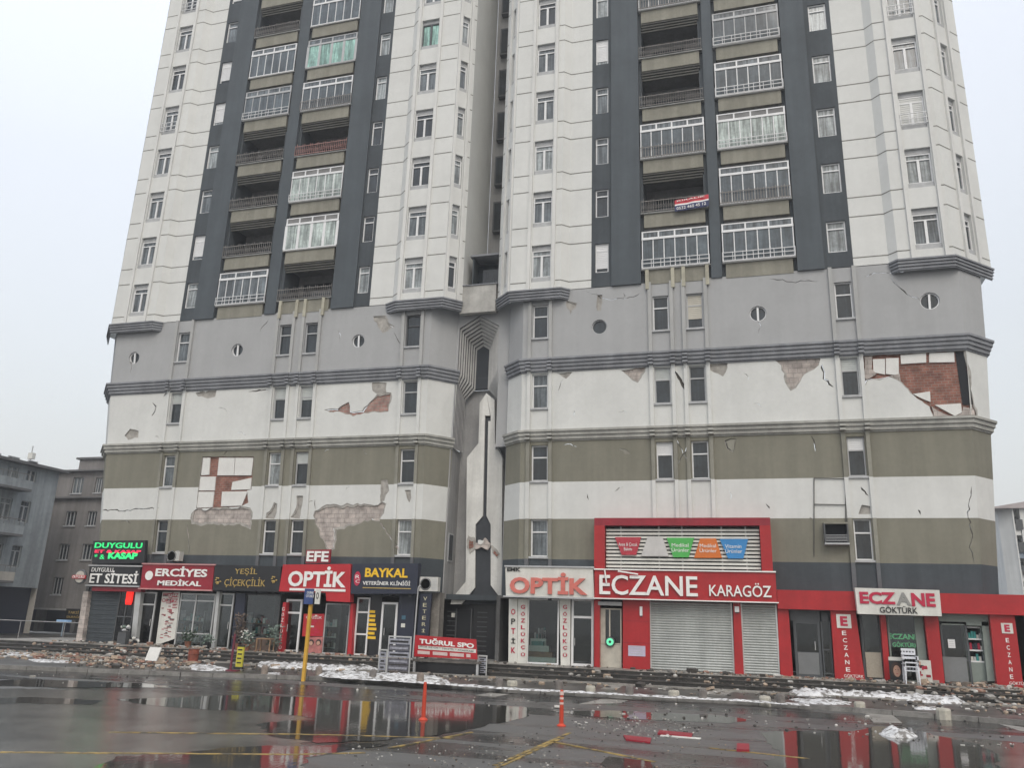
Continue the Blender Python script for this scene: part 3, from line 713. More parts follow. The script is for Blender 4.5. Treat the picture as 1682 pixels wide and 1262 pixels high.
for seed, px in enumerate(([(1535, 688), (1603, 687), (1600, 672), (1583, 668), (1580, 679), (1568, 684), (1548, 678), (1530, 667)], [(1420, 585.5), (1433, 585), (1432, 606), (1440, 614), (1424, 624), (1421, 620)], [(1462, 617), (1478, 614), (1480, 627), (1470, 622)])):
    mb = MB(); q = jag(DP(px), .04, .2, 60+seed); mb.prism(q, YF+.03, YF+.097, BRICKP); mb.build('broken_plaster', TR, lean)
# pipe runs drawn as a service frame on the white band
mb = MB()
for a, b in (((1337, 786), (1337, 915)), ((1389, 787), (1389, 858)), ((1337, 786), (1389, 787)), ((1337, 829), (1389, 830))):
    p, q = DP([a, b]); mb.tube((p[0], YF-.04, p[1]), (q[0], YF-.04, q[1]), .018, W_LOUV, 6)
mb.build('cable_run', TR, lean)

# ---- upper storeys
FL = 2.75; Z0 = 16.70; ZT = 47.0; ZB = 16.30
def tower_top(T, key, c, o):
    """o: plan offsets of this tower"""
    P0, P1 = YF, YF-.30
    bl, br = o['bl'], o['br']        # cream / slate boundaries
    # dark middle with balcony recess
    pl0, pl1, pm0, pm1, pr0, pr1 = o['piers']
    mb = MB()
    f = flat(P0)
    for (a, b, wcol) in ((bl, pl0, o['wl']), (pr1, br, o['wr'])):
        hs = [(rect(wcol[0], wcol[1], Z0+.33+FL*k, Z0+1.75+FL*k), .16, None) for k in range(11)]
        panel(mb, rect(a, b, ZB, ZT), hs, W_DARK, f)
    for a, b in ((pl0, pl1), (pr0, pr1)):
        mb.box(a, b, P0-.10, P0+1.5, ZB, ZT, W_PIER)
    mb.box(pm0, pm1, P0-.06, P0+1.5, ZB, ZT, W_PIER)
    mb.box(pl1-.3, pr0+.3, P0+1.5, P0+1.7, ZB-.2, ZT, W_INT)
    # narrow dark returns beside the beige parapets
    for a, b in ((pl1, pl1+.13), (pm0-.2, pm0), (pm1, pm1+.18), (pr0-.13, pr0)):
        mb.box(a, b, P0+.12, P0+1.5, ZB, ZT, W_DARK)
    mb.build('slate_wall', T)
    # cream bays
    for side, path in o['bays']:
        mb = MB()
        for p, q in zip(path, path[1:]):
            pl, l = slant(p, q); hs = []
            for (sp, a, b) in o['bw'][side]:
                if sp == (p, q): hs = [(rect(a, b, Z0+.0+FL*k, Z0+1.82+FL*k), .22, W_BAY) for k in range(11)]
            panel(mb, rect(0, l, ZB, ZT), hs, W_BAY, pl)
        mb.build('cream_bay', T)
        mb = MB()
        for p, q in zip(path, path[1:]):
            pl, l = slant(p, q)
            if l > 3: continue
            cuts = [(0, l)]
            for (sp, a, b) in o['bw'][side]:
                if sp == (p, q): cuts = [(0, a-.22), (b+.22, l)]
            for k in range(11):
                for z in (Z0+FL*k-.02, Z0+1.84+FL*k):
                    for a, b in cuts:
                        if b-a > .05: fbox(mb, pl, a, b, -.006, .01, z, z+.045, W_JOINT)
        mb.build('panel_joints', T)
    for side, path in o['bays']:
        for (sp, a, b) in o['bw'][side]:
            pl, l = slant(*sp)
            for u0, u1 in ((a-.20, a-.05), (b+.05, b+.20)):
                if u0 < 0 or u1 > l: continue
                mb = MB(); fbox(mb, pl, u0, u1, -.09, -.001, ZB, ZT, W_PILC); mb.build('pilaster', T)
            for k in range(11):
                z = Z0+FL*k
                if not (seen(pl(a, 0, z), 40) and seen(pl(b, 0, z+1.5), 40)): continue
                w_ = b-a; rr = rnd.random()
                gl = G_LITE if rr < .3 else (G_MID if rr < .75 else G_DARK)
                st = o.get('special', {}).get((side, round(a, 2), k)); sh = 0; sm = None
                narrow = w_ < .75
                if (side, k) == o.get('shut') and not narrow: sh, sm = .92, W_BAY
                if (side, k) == o.get('green') and not narrow: gl, st = G_GREEN, 1
                window(T, pl, a, b, z+.24, z+1.60, .22, 'rect', gl, None, sh, sm, FRAME if not st else FRAMED, False, 1 if narrow else 2, .80 if not st else 1)
                mb = MB(); fbox(mb, pl, a+.01, b-.01, .06, .215, z+.005, z+.235, SILL); mb.build('planter_ledge', T)
                mb = MB(); fbox(mb, pl, a+.01, b-.01, .12, .215, z+1.61, z+1.81, SILL); mb.build('shutter_box', T)
                if (side, k) in o.get('grille', ()) and not narrow:
                    mb = MB()
                    for zz in (.2, .45, .7): fbox(mb, pl, a-.05, b+.05, -.06, -.035, z+zz, z+zz+.03, RAILW)
                    for i in range(4): u = a+(b-a)*i/3; fbox(mb, pl, u-.015, u+.015, -.055, -.04, z+.2, z+.75, RAILW)
                    mb.build('grille', T)
    # dark strip windows
    for wc in (o['wl'], o['wr']):
        for k in range(11):
            z = Z0+FL*k+.33
            if not (seen((wc[0], YF, z), 40) and seen((wc[1], YF, z+1.4), 40)): continue
            gl = rnd.choice([G_MID, G_LITE, G_LITE, G_DARK]); sh = rnd.choice([0, 0, 0, .85]); 
            window(T, f, wc[0], wc[1], z, z+1.42, .16, 'rect', gl, None, sh, FRAME if sh else None, FRAME, False, 1, .76)
    # skirts under the bays
    for side, path in o['bays']:
        cornice(T, o['cpath'][side], 15.82, 16.31, 4, .02, .13, W_CORN)
    # balconies
    for ci, (a, b) in enumerate(((pl1, pm0), (pm1, pr0))):
        for k in range(-1, 10):
            zf = Z0+FL*k
            if not (seen((a, YF, zf), 60) or seen((b, YF, zf+2), 60)): 
                continue
            st = o['balc'].get((ci, k), 'open' if rnd.random() < .4 else 'glazed')
            balcony(T, a, b, zf, st, k, first=(k < 0))
def balcony(T, a, b, zf, st, k, first):
    Y = YF
    if k < 0: return
    mb = MB()
    mb.box(a+.16, b-.16, Y-.02, Y+.12, zf-.45, zf+.22, W_BEIGE)           # beige parapet
    mb.box(a+.02, b-.02, Y-.09, Y+.16, zf+.22, zf+.27, W_PILG)              # coping
    if k > 0:
        mb.box(a+.14, b-.14, Y+.14, Y+1.5, zf-.55, zf-.40, W_INT)            # slab and soffit
        if st_below.get((id(T), a, k), True):
            for i in range(4): mb.box(a+.14, b-.14, Y+.02+.05*i, Y+.10+.05*i, zf-.53-.11*i, zf-.46-.11*i, W_LOUV)
    bl = mb.build('balcony', T)
    mb = MB(); xm = (a+b)/2
    mb.box(a+.5, b-.9, Y+1.44, Y+1.498, zf-.3, zf+1.75, FRAMED); mb.box(a+.56, b-.96, Y+1.42, Y+1.439, zf-.2, zf+1.68, G_DARK); mb.build('balcony_door', bl)
    # railing
    mb = MB(); x0, x1 = a+.05, b-.05; yr = Y-.12
    if st in ('open', 'curly', 'banner', 'red'):
        m = RUSTY if st != 'red' else mat('pinkish_rail', (.36, .20, .18), .6, .3, 5)
        n = int((x1-x0)/.11)
        mb.box(x0, x1, yr-.012, yr+.012, zf+.30, zf+.325, m); mb.box(x0, x1, yr-.012, yr+.012, zf+.80, zf+.83, m)
        for i in range(n+1):
            x = x0+(x1-x0)*i/n; h = .88+.07*math.sin(i*1.7)
            mb.box(x-.008, x+.008, yr-.01, yr+.01, zf+.27, zf+h, m)
            if i < n:
                xc = x+.055; mb.box(x+.012, x+.098, yr-.006, yr+.006, zf+.45, zf+.462, m); mb.tube((x, yr, zf+.47), (x+.11, yr, zf+.64), .006, m, 4); mb.tube((x+.11, yr, zf+.47), (x, yr, zf+.64), .006, m, 4)
        mb.build('railing', bl)
    elif st.startswith('g'):
        m = RAILW if 'w' in st else RUSTY
        if 'n' not in st:
            n = 7 if 'w' in st else int((x1-x0)/.12); yy = Y-.16
            for z in ((.28, .48, .66) if 'w' in st else (.30, .80)): mb.box(x0, x1, yy-.012, yy+.012, zf+z, zf+z+.03, m)
            for i in range(n+1):
                x = x0+(x1-x0)*i/n; mb.box(x-.012, x+.012, yy-.01, yy+.01, zf+.26, zf+(.70 if 'w' in st else .86+.06*math.sin(i*2.1)), m)
            mb.build('railing', bl)
        mb = MB(); z0, z1 = zf+.27, zf+2.07; zt = z1-.36; y0, y1 = Y-.10, Y-.04; fm = FRAME if 'd' not in st else FRAMEG
        mb.box(x0, x1, y0, y1, z0, z0+.05, fm); mb.box(x0, x1, y0-.01, y1, zt-.05, zt+.06, fm); mb.box(x0, x1, y0, y1, z1-.05, z1, fm)
        nu = 4 if 'e' not in st else 3; nl = 6 if 'm' not in st else 4; tl = .02 if 'm' not in st else .07
        for i in range(nu+1): x = x0+.04+(x1-x0-.08)*i/nu; mb.box(x-.035, x+.035, y0+.002, y1-.002, zt+.06, z1-.05, fm)
        for i in range(nl+1): x = x0+.03+(x1-x0-.06)*i/nl; mb.box(x-tl, x+tl, y0+.004, y1-.004, z0+.05, zt-.05, fm)
        gz = mb.build('glazing_frame', bl)
        gm = G_BLITE if 'c' in st else (G_GREEN if 't' in st else (G_MID if 'h' in st else G_BALC))
        mb = MB(); mb.box(x0+.01, x1-.01, Y-.078, Y-.064, z0+.04, zt-.02, gm); mb.box(x0+.01, x1-.01, Y-.078, Y-.064, zt+.03, z1-.02, G_MID if 'c' not in st else W_INT)
        mb.build('glass_pane', bl)
        if 'h' in st: mb = MB(); mb.box(x0+.05, x1-.05, Y-.058, Y-.05, zf+.95, zt-.06, G_BLITE); mb.build('blind', bl)
    if st == 'banner':
        mb = MB(); 
        n = 14; za, zb = zf+.10, zf+.66; xa, xb = xm+.05, b+.02
        for i in range(n):
            t0, t1 = i/n, (i+1)/n; yy = lambda t: Y-.20-.02*math.sin(t*14); zz = lambda t: .12*t
            for c0, c1, m in ((.62, 1, mat('banner_red', (.55, .05, .07), .7, .2, 8)), (.50, .62, WLET), (0, .50, mat('banner_navy', (.05, .06, .14), .7, .3, 8))):
                mb.quad((xa+(xb-xa)*t0, yy(t0), za+(zb-za)*c0+zz(t0)), (xa+(xb-xa)*t1, yy(t1), za+(zb-za)*c0+zz(t1)), (xa+(xb-xa)*t1, yy(t1), za+(zb-za)*c1+zz(t1)), (xa+(xb-xa)*t0, yy(t0), za+(zb-za)*c1+zz(t0)), m)
        o = mb.build('banner'); tag(o, 'red and navy banner hanging over the balcony rail of the right tower', 'banner')
        text('KIRALIK', xa+.1, xb-.15, za+.46, zb-.03, Y-.225, WLET, o, slope=.09); text('0532 460 45 12', xa+.08, xb-.12, za+.06, za+.2, Y-.225, WLET, o, slope=.09)
st_below = {}
LB = {(0, 0): 'gwhe', (0, 1): 'open', (0, 2): 'open', (0, 3): 'open', (0, 4): 'gwd', (0, 5): 'gnc_', (0, 6): 'open', (0, 7): 'gn', (0, 8): 'open',
      (1, 0): 'open', (1, 1): 'gnmc', (1, 2): 'gwc', (1, 3): 'red', (1, 4): 'ge', (1, 5): 'gntmd', (1, 6): 'gn', (1, 7): 'open'}
RB = {(0, 0): 'gw', (0, 1): 'banner', (0, 2): 'g', (0, 3): 'open', (0, 4): 'open', (0, 5): 'g', (1, 0): 'gwe', (1, 1): 'ge', (1, 2): 'gwc', (1, 3): 'gwe', (1, 4): 'gwed', (1, 5): 'open'}
LB[(0, 5)] = 'gn'; 
for T, B, xs in ((TL, LB, (-25.89, -22.30)), (TR, RB, (-4.05, -.60))):
    for (ci, k), s in B.items(): st_below[(id(T), xs[ci], k+1)] = not s.startswith('g')
a1, a2, a3, a4 = (-17.15, 33.0), (-15.95, 33.0), (-15.62, 32.7), (-13.24, 32.7)
a5, a6 = (-12.55, 33.42), (-12.55, 36.8)
tower_top(TL, 'L', -22.55, dict(bl=-27.98, br=-17.15, piers=(-27.10, -25.89, -22.93, -22.30, -19.20, -17.97), wl=(-27.84, -27.18), wr=(-17.88, -17.30),
    bays=[('in', [a1, a2, a3, a4, a5, a6]), ('out', [(-33.6, 46), (-33.6, 34.3), (-32.0, 32.7), (-29.35, 32.7), (-29.05, 33.0), (-27.98, 33.0)])],
    bw={'in': [((a3, a4), .28, 1.24), ((a4, a5), .22, .62)], 'out': [(((-32.0, 32.7), (-29.35, 32.7)), 1.0, 1.98)]},
    cpath={'in': [(-16.2, 33.0), a3, a4, a5], 'out': [(-33.6, 34.3), (-32.0, 32.7), (-29.35, 32.7), (-29.0, 33.0)]},
    green=('in', 5), grille=(('out', 4), ('out', 7)), balc=LB))
c1, c2, c3, c4, c5, c6 = (-10.84, 36.8), (-10.84, 33.56), (-9.98, 32.7), (-7.62, 32.7), (-7.3, 33.0), (-6.28, 33.0)
d1, d2, d3, d4, d5, d6 = (4.62, 33.0), (5.95, 33.0), (6.25, 32.7), (8.26, 32.7), (9.99, 34.43), (9.99, 46)
tower_top(TR, 'R', -.8, dict(bl=-6.28, br=4.62, piers=(-5.36, -4.05, -1.05, -.60, 2.45, 3.50), wl=(-6.10, -5.50), wr=(3.70, 4.45),
    bays=[('in', [c1, c2, c3, c4, c5, c6]), ('out', [d1, d2, d3, d4, d5, d6])],
    bw={'in': [((c2, c3), .55, .95), ((c3, c4), .98, 1.88)], 'out': [((d3, d4), .68, 1.66), ((d4, d5), .95, 1.55)]},
    cpath={'in': [c2, c3, c4, c5], 'out': [(6.0, 33.0), d3, d4, d5]},
    shut=('out', 2), grille=(('out', 4), ('out', 2)), balc=RB))
# base pilasters that run up over the first parapet
for T, xs in ((TR, (-3.86, -2.76, -2.3, -1.3)), (TL, (-22.1, -21.16, -20.7, -19.7))):
    for x in xs: mb = MB(); mb.box(x, x+.15, YF-.12, YF-.021, 16.0, 16.93, mat('pilaster_beige', (.40, .385, .31), .85, .15, 2, .1)); mb.build('pilaster_head', T)
T = thing('window_cage', 'dark open window cage standing out of the olive wall beside the corner window column', 'cage', (P(1371, 880, YF)[0], YF, 5))
a = unlean(P(1354, 896, YF)); b = unlean(P(1391, 860, YF)); a = lean((a[0], 0, a[1])); b = lean((b[0], 0, b[1])); mb = MB()
mb.box(a[0], b[0], YF-.35, YF-.001, b[2]-.06, b[2], W_BEIGE); mb.box(a[0], b[0], YF-.35, YF-.001, a[2], a[2]+.06, FRAMEG); mb.box(a[0], a[0]+.05, YF-.35, YF-.001, a[2]+.06, b[2]-.06, FRAMED); mb.box(b[0]-.05, b[0], YF-.35, YF-.001, a[2]+.06, b[2]-.06, FRAMED); mb.build('frame', T)
mb = MB(); mb.box(a[0]+.05, b[0]-.05, YF-.03, YF-.002, a[2]+.06, b[2]-.06, mat('void_black', (.018, .02, .024), .9)); mb.build('opening', T)
mb = MB()
for i in range(5): mb.box(a[0]+.05, b[0]-.05, YF-.345, YF-.33, a[2]+.12+i*.055, a[2]+.135+i*.055, FRAMEG)
mb.build('grille', T)
# flat roofs close the towers above the frame
for T, x0, x1 in ((TL, -33.5, -12.6), (TR, -10.8, 9.9)):
    mb = MB(); mb.box(x0, x1, 34.5, 46, ZT-.4, ZT-.1, W_GREY); mb.build('roof', T)

# ------------------------------------------------------------------ centre piece between the towers
CP = thing('entrance_portal', 'stepped grey portal rising in the gap between the two towers', 'portal', (-11.8, 34, .3))
xc = -11.85
mb = MB()
mb.box(-12.54, -10.85, 36.8, 37.0, ZB, ZT, W_PORTAL); mb.build('back_wall', CP)
for k in range(1, 7):
    z = 18.9+FL*k-.2
    if not seen((-11.2, 36.7, z)): continue
    mb = MB(); mb.box(-12.22, -11.2, 36.45, 36.798, z, z+1.75, FRAMED); mb.box(-12.14, -11.28, 36.43, 36.449, z+.1, z+1.65, G_DARK); mb.build('window', CP)
mb = MB(); a = P(758, 468, 33.55); b = P(816, 465, 33.55)
mb.box(a[0], b[0], 33.45, 33.75, 15.75, 17.12, mat('patched_render', (.40, .395, .375), .9, .15, 1.5, .1)); mb.box(a[0]-.05, b[0]+.05, 33.40, 33.78, 17.12, 17.17, W_CORN); mb.build('parapet', CP)
mb = MB(); mb.box(-12.25, -11.12+.16, 34.6, 34.7, 17.17, 18.75, W_DARK); mb.box(-12.25, -12.18, 33.8, 34.6, 17.17, 18.75, W_DARK); mb.box(-12.35, -10.9, 33.7, 34.8, 18.75, 18.85, W_CORN); mb.box(-12.18, -11.0, 34.5, 34.59, 17.3, 18.6, G_DARK); mb.build('terrace_room', CP)
# wall face with the stepped, pointed recess
def outl(i, n=8):
    t = i/n; Yd = 34.0+1.05*t; hw = .98+(.31-.98)*t; hl = 1.04+(.80-1.04)*t
    apz = 15.78+(14.62-15.78)*t; shz = 15.22+(14.42-15.22)*t; ztr = 13.12+(12.45-13.12)*t; ztl = ztr-.42-.1*t
    x = -11.83-.10*t
    return [(x-hl, 9.4), (x-hl, ztl), (x-hw, ztr), (x-hw, shz), (x, apz), (x+hw, shz), (x+hw, ztr), (x+hl, ztl), (x+hl, 9.4)], Yd
mb = MB()
o0, y0 = outl(0)
panel(mb, [(-12.97, 9.4), (-10.1, 9.4), (-10.1, 16.3), (-12.97, 16.3)], [(o0, .13, W_PORTAL)], W_GREY, flat(y0)) if False else None
W_RIB = mat('rib_grey', (.20, .20, .21), .85, .1, 1, .1); W_RIBL = mat('rib_light', (.47, .47, .46), .85, .1, 1, .1)
# flat face left and right of and above the recess
mb.add([(-12.97, y0, 9.4), (o0[0][0], y0, 9.4), (o0[1][0], y0, o0[1][1]), (o0[2][0], y0, o0[2][1]), (o0[3][0], y0, o0[3][1]), (-12.97, y0, 15.22)], [(0, 1, 2, 3, 4, 5)], W_GREY)
mb.add([(-12.97, y0, 15.22), (o0[3][0], y0, o0[3][1]), (o0[4][0], y0, o0[4][1]), (o0[5][0], y0, o0[5][1]), (-10.0, y0, 15.22), (-10.0, y0, 16.3), (-12.97, y0, 16.3)], [(0, 1, 2, 3, 4, 5, 6)], W_GREY)
mb.add([(o0[8][0], y0, 9.4), (-10.0, y0, 9.4), (-10.0, y0, 15.22), (o0[5][0], y0, o0[5][1]), (o0[6][0], y0, o0[6][1]), (o0[7][0], y0, o0[7][1])], [(0, 1, 2, 3, 4, 5)], W_GREY)
for i in range(8):
    p, ya = outl(i); q, yb = outl(i+1)
    # face ring between outline i and a point half way, then the return to the next depth
    h = [((u[0]+v[0])/2, (u[1]+v[1])/2) for u, v in zip(p, q)]
    for r, (A, yA, B, yB, m) in enumerate(((p, ya, p, yb-.02, W_RIB), (p, yb-.02, q, yb-.02, W_RIBL), (q, yb-.02, q, yb, W_RIB))):
        n = len(A)
        mb.add([(x, yA, z) for x, z in A]+[(x, yB, z) for x, z in B], [(j, j+1, n+j+1, n+j) for j in range(n-1)], m)
mb.build('stepped_arch', CP)
pN, yN = outl(8)
mb = MB(); mb.box(-12.9, -10.6, yN+.001, yN+.2, 12.45, 14.9, mat('void_blue', (.05, .056, .066), .9)); mb.box(-12.97, -10.1, 35.3, 35.5, 2.75, 12.45, W_PORTAL)
mb.add([(-12.97, 35.3, 12.5), (-10.1, 35.3, 12.5), (-10.1, yN, 13.0), (-12.97, yN, 13.0)], [(0, 1, 2, 3)], W_PORTAL)
mb.build('recess_wall', CP)
mb = MB()
for xa, xb in ((-12.97, -12.92), (-10.30, -10.25)): mb.box(xa, xb, 34.0, 35.3, 2.75, 9.45, W_PORTAL)
mb.build('side_wall', CP)
mb = MB(); mb.box(-12.92, -12.89, 34.28, 34.85, 4.35, 5.6, FRAMEG); mb.box(-12.889, -12.88, 34.34, 34.79, 4.42, 5.53, G_DARK); mb.build('window', CP)
# pylon
YP = 34.55
PYL = mat('pylon_white', (.60, .60, .575), .85, .1, .8, .12, .1)
mb = MB()
left = PP([(799, 646), (788, 662), (786, 728), (767, 752), (765, 956), (742, 984), (740, 993), (758, 993), (780, 966), (781, 862), (793, 848), (796.5, 683), (805, 683)], YP)
right = PP([(799, 646), (812, 657), (813, 728), (825, 752), (824, 956), (836, 984), (836, 993), (829, 993), (806, 962), (806, 862), (799, 848), (802, 692), (806, 692), (806, 683)], YP)
mb.prism(left, YP, YP+.35, PYL); mb.prism(right, YP, YP+.35, PYL); mb.build('pylon', CP)
mb = MB(); mb.prism(PP([(796.5, 684), (806, 684), (806, 691), (802, 692), (799, 848), (806, 862), (806, 962), (829, 993), (758, 993), (780, 966), (781, 862), (793, 848)], YP), YP+.09, YP+.3, mat('inlay_charcoal', (.045, .05, .058), .8, .15, 1))
mb.build('dark_inlay', CP)
for i, (px, m, th) in enumerate((([(769, 880), (780, 884), (781, 900), (772, 911), (767, 898)], MORTAR, .03), ([(771, 887), (778, 890), (778, 900), (772, 903)], BRICK, .045), ([(781, 892), (790, 893), (797, 884), (802, 891), (806, 896), (802, 904), (790, 899), (781, 903)], BRICKP, .05),
        ([(806, 896), (815, 902), (821, 910), (818, 918), (809, 909)], MORTAR, .03), ([(812, 905), (819, 911), (816, 915), (811, 910)], BRICK, .045), ([(786, 888), (796, 889), (793, 894), (786, 894)], FOAM, .07))):
    mb = MB(); mb.prism(jag(PP(px, YP), .035, .08, 90+i), YP-th, YP+.12, m); mb.build('broken_plaster', CP)
# entrance under it
mb = MB()
a = P(718, 993, 34.45); b = P(838, 993, 34.45)
mb.box(a[0], b[0]+.1, 34.4, 35.3, 2.72, 2.95, W_DARK)
mb.box(a[0], b[0]+.1, 34.9, 35.0, .3, 2.72, BLACKB)
for i in range(9):
    for x0, x1 in ((-13.0, -12.45), (-11.6, -11.15)): mb.box(x0, x1, 34.86, 34.899, .6+.2*i, .64+.2*i, FRAMED)
mb.build('entrance_wall', CP)
mb = MB(); x0, x1 = P(750, 1040, 34.9)[0], P(773, 1040, 34.9)[0]; mb.box(x0, x1, 34.84, 34.898, .3, 2.3, mat('void_black', (.018, .02, .024))); mb.box(x0-.06, x0, 34.82, 34.898, .3, 2.36, FRAMED); mb.box(x1, x1+.06, 34.82, 34.898, .3, 2.36, FRAMED); mb.build('door', CP)
mb = MB(); p = P(744, 1011, 34.8); mb.box(p[0]-.07, p[0]+.07, 34.8, 34.899, p[1]-.09, p[1]+.09, WSIGN); mb.build('intercom', CP)

# ------------------------------------------------------------------ ground floor and shops
def PPc(px, Y, floor=.302): return [(x, floor if z < .62 else z) for x, z in PP(px, Y)]
def pbox(mb, px, Y0, Y1, m): mb.prism(PPc(px, Y0), Y0, Y1, m)
def tx(body, r, Y, m, T, **k):
    x0, y0, x1, y1 = r; xm = (x0+x1)/2; ym = (y0+y1)/2
    return text(body, P(x0, ym, Y)[0], P(x1, ym, Y)[0], P(xm, y1, Y)[1], P(xm, y0, Y)[1], Y, m, T, **k)
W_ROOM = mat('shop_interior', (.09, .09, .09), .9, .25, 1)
def rooms(T, x0, x1, walls):
    mb = MB(); mb.box(x0, x1, 36.6, 36.8, .3, 2.9, W_ROOM); mb.box(x0, x1, 33.05, 36.6, 2.80, 2.90, W_ROOM)
    for x in walls: mb.box(x-.08, x+.08, 33.04, 36.6, .3, 2.80, W_ROOM)
    mb.build('ground_floor', T)
rooms(TL, -31.0, -13.0, (-30.9, -27.3, -23.9, -20.6, -17.3, -13.4)); rooms(TR, -10.2, 9.4, (-10.1, -6.15, -.2, .85, 3.9, 5.6, 9.3))
def frame_px(mb, px, Y, t, m, d=.06, bars=(), vbars=()):
    """a rectangular shop frame from four corner pixels (tl, tr, br, bl)"""
    q = PPc(px, Y); x0 = (q[0][0]+q[3][0])/2; x1 = (q[1][0]+q[2][0])/2; z1 = (q[0][1]+q[1][1])/2; z0 = (q[2][1]+q[3][1])/2
    mb.box(x0, x0+t, Y-d, Y, z0, z1, m); mb.box(x1-t, x1, Y-d, Y, z0, z1, m); mb.box(x0+t, x1-t, Y-d, Y, z1-t, z1, m); mb.box(x0+t, x1-t, Y-d, Y, z0, z0+t, m)
    for b in bars: z = z0+(z1-z0)*b; mb.box(x0+t, x1-t, Y-d+.002, Y-.002, z-t/2, z+t/2, m)
    for b in vbars: x = x0+(x1-x0)*b; mb.box(x-t/2, x+t/2, Y-d+.004, Y-.004, z0+t, z1-t, m)
    return x0, x1, z0, z1
def shop_bay(T, name, px, m=ALU, t=.06, bars=(), vbars=(), glass=None, Y=33.0):
    mb = MB(); x0, x1, z0, z1 = frame_px(mb, px, Y, t, m, .07, bars, vbars); f = mb.build(name, T)
    mb = MB(); mb.box(x0+t*.5, x1-t*.5, Y-.035, Y-.027, z0+t*.5, z1-t*.5, glass or CLEAR); mb.build('pane', f)
    return f, (x0, x1, z0, z1)
def handle(f, x, z, Y=32.9): mb = MB(); mb.tube((x, Y, z-.15), (x, Y, z+.15), .015, ALU); mb.build('handle', f)
def board_sign(name, label, px, Y, d, m, cat='sign', edge=None, group=None):
    T = thing(name, label, cat, (sum(P(x, y, Y)[0] for x, y in px)/len(px), Y, min(z for x, z in PP(px, Y))), group)
    mb = MB(); q = PP(px, Y); mb.prism(q, Y, Y+d, m); mb.build('board', T)
    if edge:
        mb = MB(); x0, x1 = min(p[0] for p in q), max(p[0] for p in q); zt = (q[0][1]+q[1][1])/2; zb = (q[2][1]+q[3][1])/2
        for z in (zt, zb): mb.box(x0-.03, x1+.03, Y-.05, Y+.05, z-.03, z+.03, edge)
        mb.build('edge_trim', T)
    return T
EMG = mat('led_green', (.02, .35, .10), .5, 0, emit=(.05, 1, .30), es=.7); EMR = mat('led_red', (.5, .02, .06), .5, 0, emit=(1, .03, .10), es=.9)
EMR2 = mat('led_red_bright', (.5, .02, .02), .5, 0, emit=(1, .02, .01), es=1.1); EMW = mat('led_white', (.6, .7, .65), .5, 0, emit=(.7, 1, .85), es=1.0)
EMG2 = mat('neon_green', (.03, .2, .06), .5, 0, emit=(.25, .9, .40), es=.35)

PRINTC = mat('goods_red', (.30, .05, .05), .6, .2); SKINN = mat('goods_tan', (.40, .30, .2), .6, .2)
# -- butcher
T = thing('shopfront', 'dark butcher shopfront with closed charcoal shutter under the white lettered sign', 'shopfront', (-29, 33, .3))
mb = MB(); x0, z1 = P(145, 968, 32.95); x1 = P(193, 1000, 32.95)[0]; x0 = P(143, 1000, 32.95)[0]
for i in range(24): z = .31+i*.105; mb.box(x0, x1, 32.93+(.02 if i % 2 else 0), 33.0, z, z+.10, W_DARK)
mb.build('roller_shutter', T)
mb = MB(); pbox(mb, [(137, 972), (145, 972), (134, 1055), (124, 1055)], 32.7, 32.95, BRICKP); mb.build('pillar', T)
shop_bay(T, 'window_frame', [(195, 970), (221, 970), (217, 1058), (190, 1058)], FRAMED, .05, (.5,), (.5,))
mb = MB(); pbox(mb, [(223, 970), (232, 970), (222, 1060), (214, 1060)], 32.75, 33.0, ALU); mb.build('pillar', T)
T = board_sign('fascia_sign', 'dark butcher fascia sign with large white capital letters', [(147, 931), (231, 929), (229, 962), (145, 964)], 32.5, .3, BLACKB, edge=FRAMEG)
tx('ET SİTESİ', (148, 938, 227, 959), 32.49, WLET, T, bold=.02); tx('DUYGULU', (151, 933, 186, 940), 32.49, WLET, T)
mb = MB(); mb.box(P(148, 970, 32.5)[0], P(229, 970, 32.5)[0], 32.6, 32.9, P(190, 972, 32.6)[1], P(190, 965, 32.6)[1], REDD); mb.build('under_board', T)
T = board_sign('led_sign', 'lit green and red running-text LED display above the butcher sign', [(153, 889), (239, 888), (237, 925), (151, 927)], 32.4, .18, BLACKB)
tx('DUYGULU', (156, 892, 234, 901), 32.39, EMG, T, bold=.02); tx('ET & KASAP', (156, 904, 232, 909), 32.39, EMR, T, bold=.03)
tx('KASAP', (178, 908, 226, 919), 32.39, EMG, T, bold=.05); tx('* &', (155, 911, 172, 919), 32.39, EMG, T)
T = thing('round_sign', 'round butcher emblem sign with a red band projecting over the pavement', 'sign', (P(131, 948, 32.2)[0], 32.2, 3))
p = P(131, 948, 32.2); mb = MB(); mb.lathe((p[0], 32.2, p[1]), [(.30, 0), (.34, .02), (.34, .10), (.30, .12)], FRAMED, 24, 'y'); mb.lathe((p[0], 32.19, p[1]), [(.27, 0), (.27, .01)], mat('emblem_cream', (.45, .43, .38), .6, .2, 8), 24, 'y'); mb.build('disc', T)
mb = MB(); mb.box(p[0]-.40, p[0]+.40, 32.14, 32.18, p[1]-.09, p[1]+.07, REDB); mb.build('band', T); text('DUYGULU', p[0]-.34, p[0]+.34, p[1]-.06, p[1]+.05, 32.138, WLET, T)
T = thing('led_window_sign', 'small lit red LED sign hanging in the butcher window', 'sign', (P(212, 978, 32.85)[0], 32.85, 2.2))
mb = MB(); q = P(206, 990, 32.85); r = P(219, 971, 32.85); mb.box(q[0], r[0], 32.83, 32.9, q[1], r[1], EMR2)
for i in range(5): x = q[0]+(r[0]-q[0])*(i+.5)/5; mb.box(x-.02, x+.02, 32.84, 32.88, q[1]-.1, q[1], EMR2)
mb.build('screen', T)
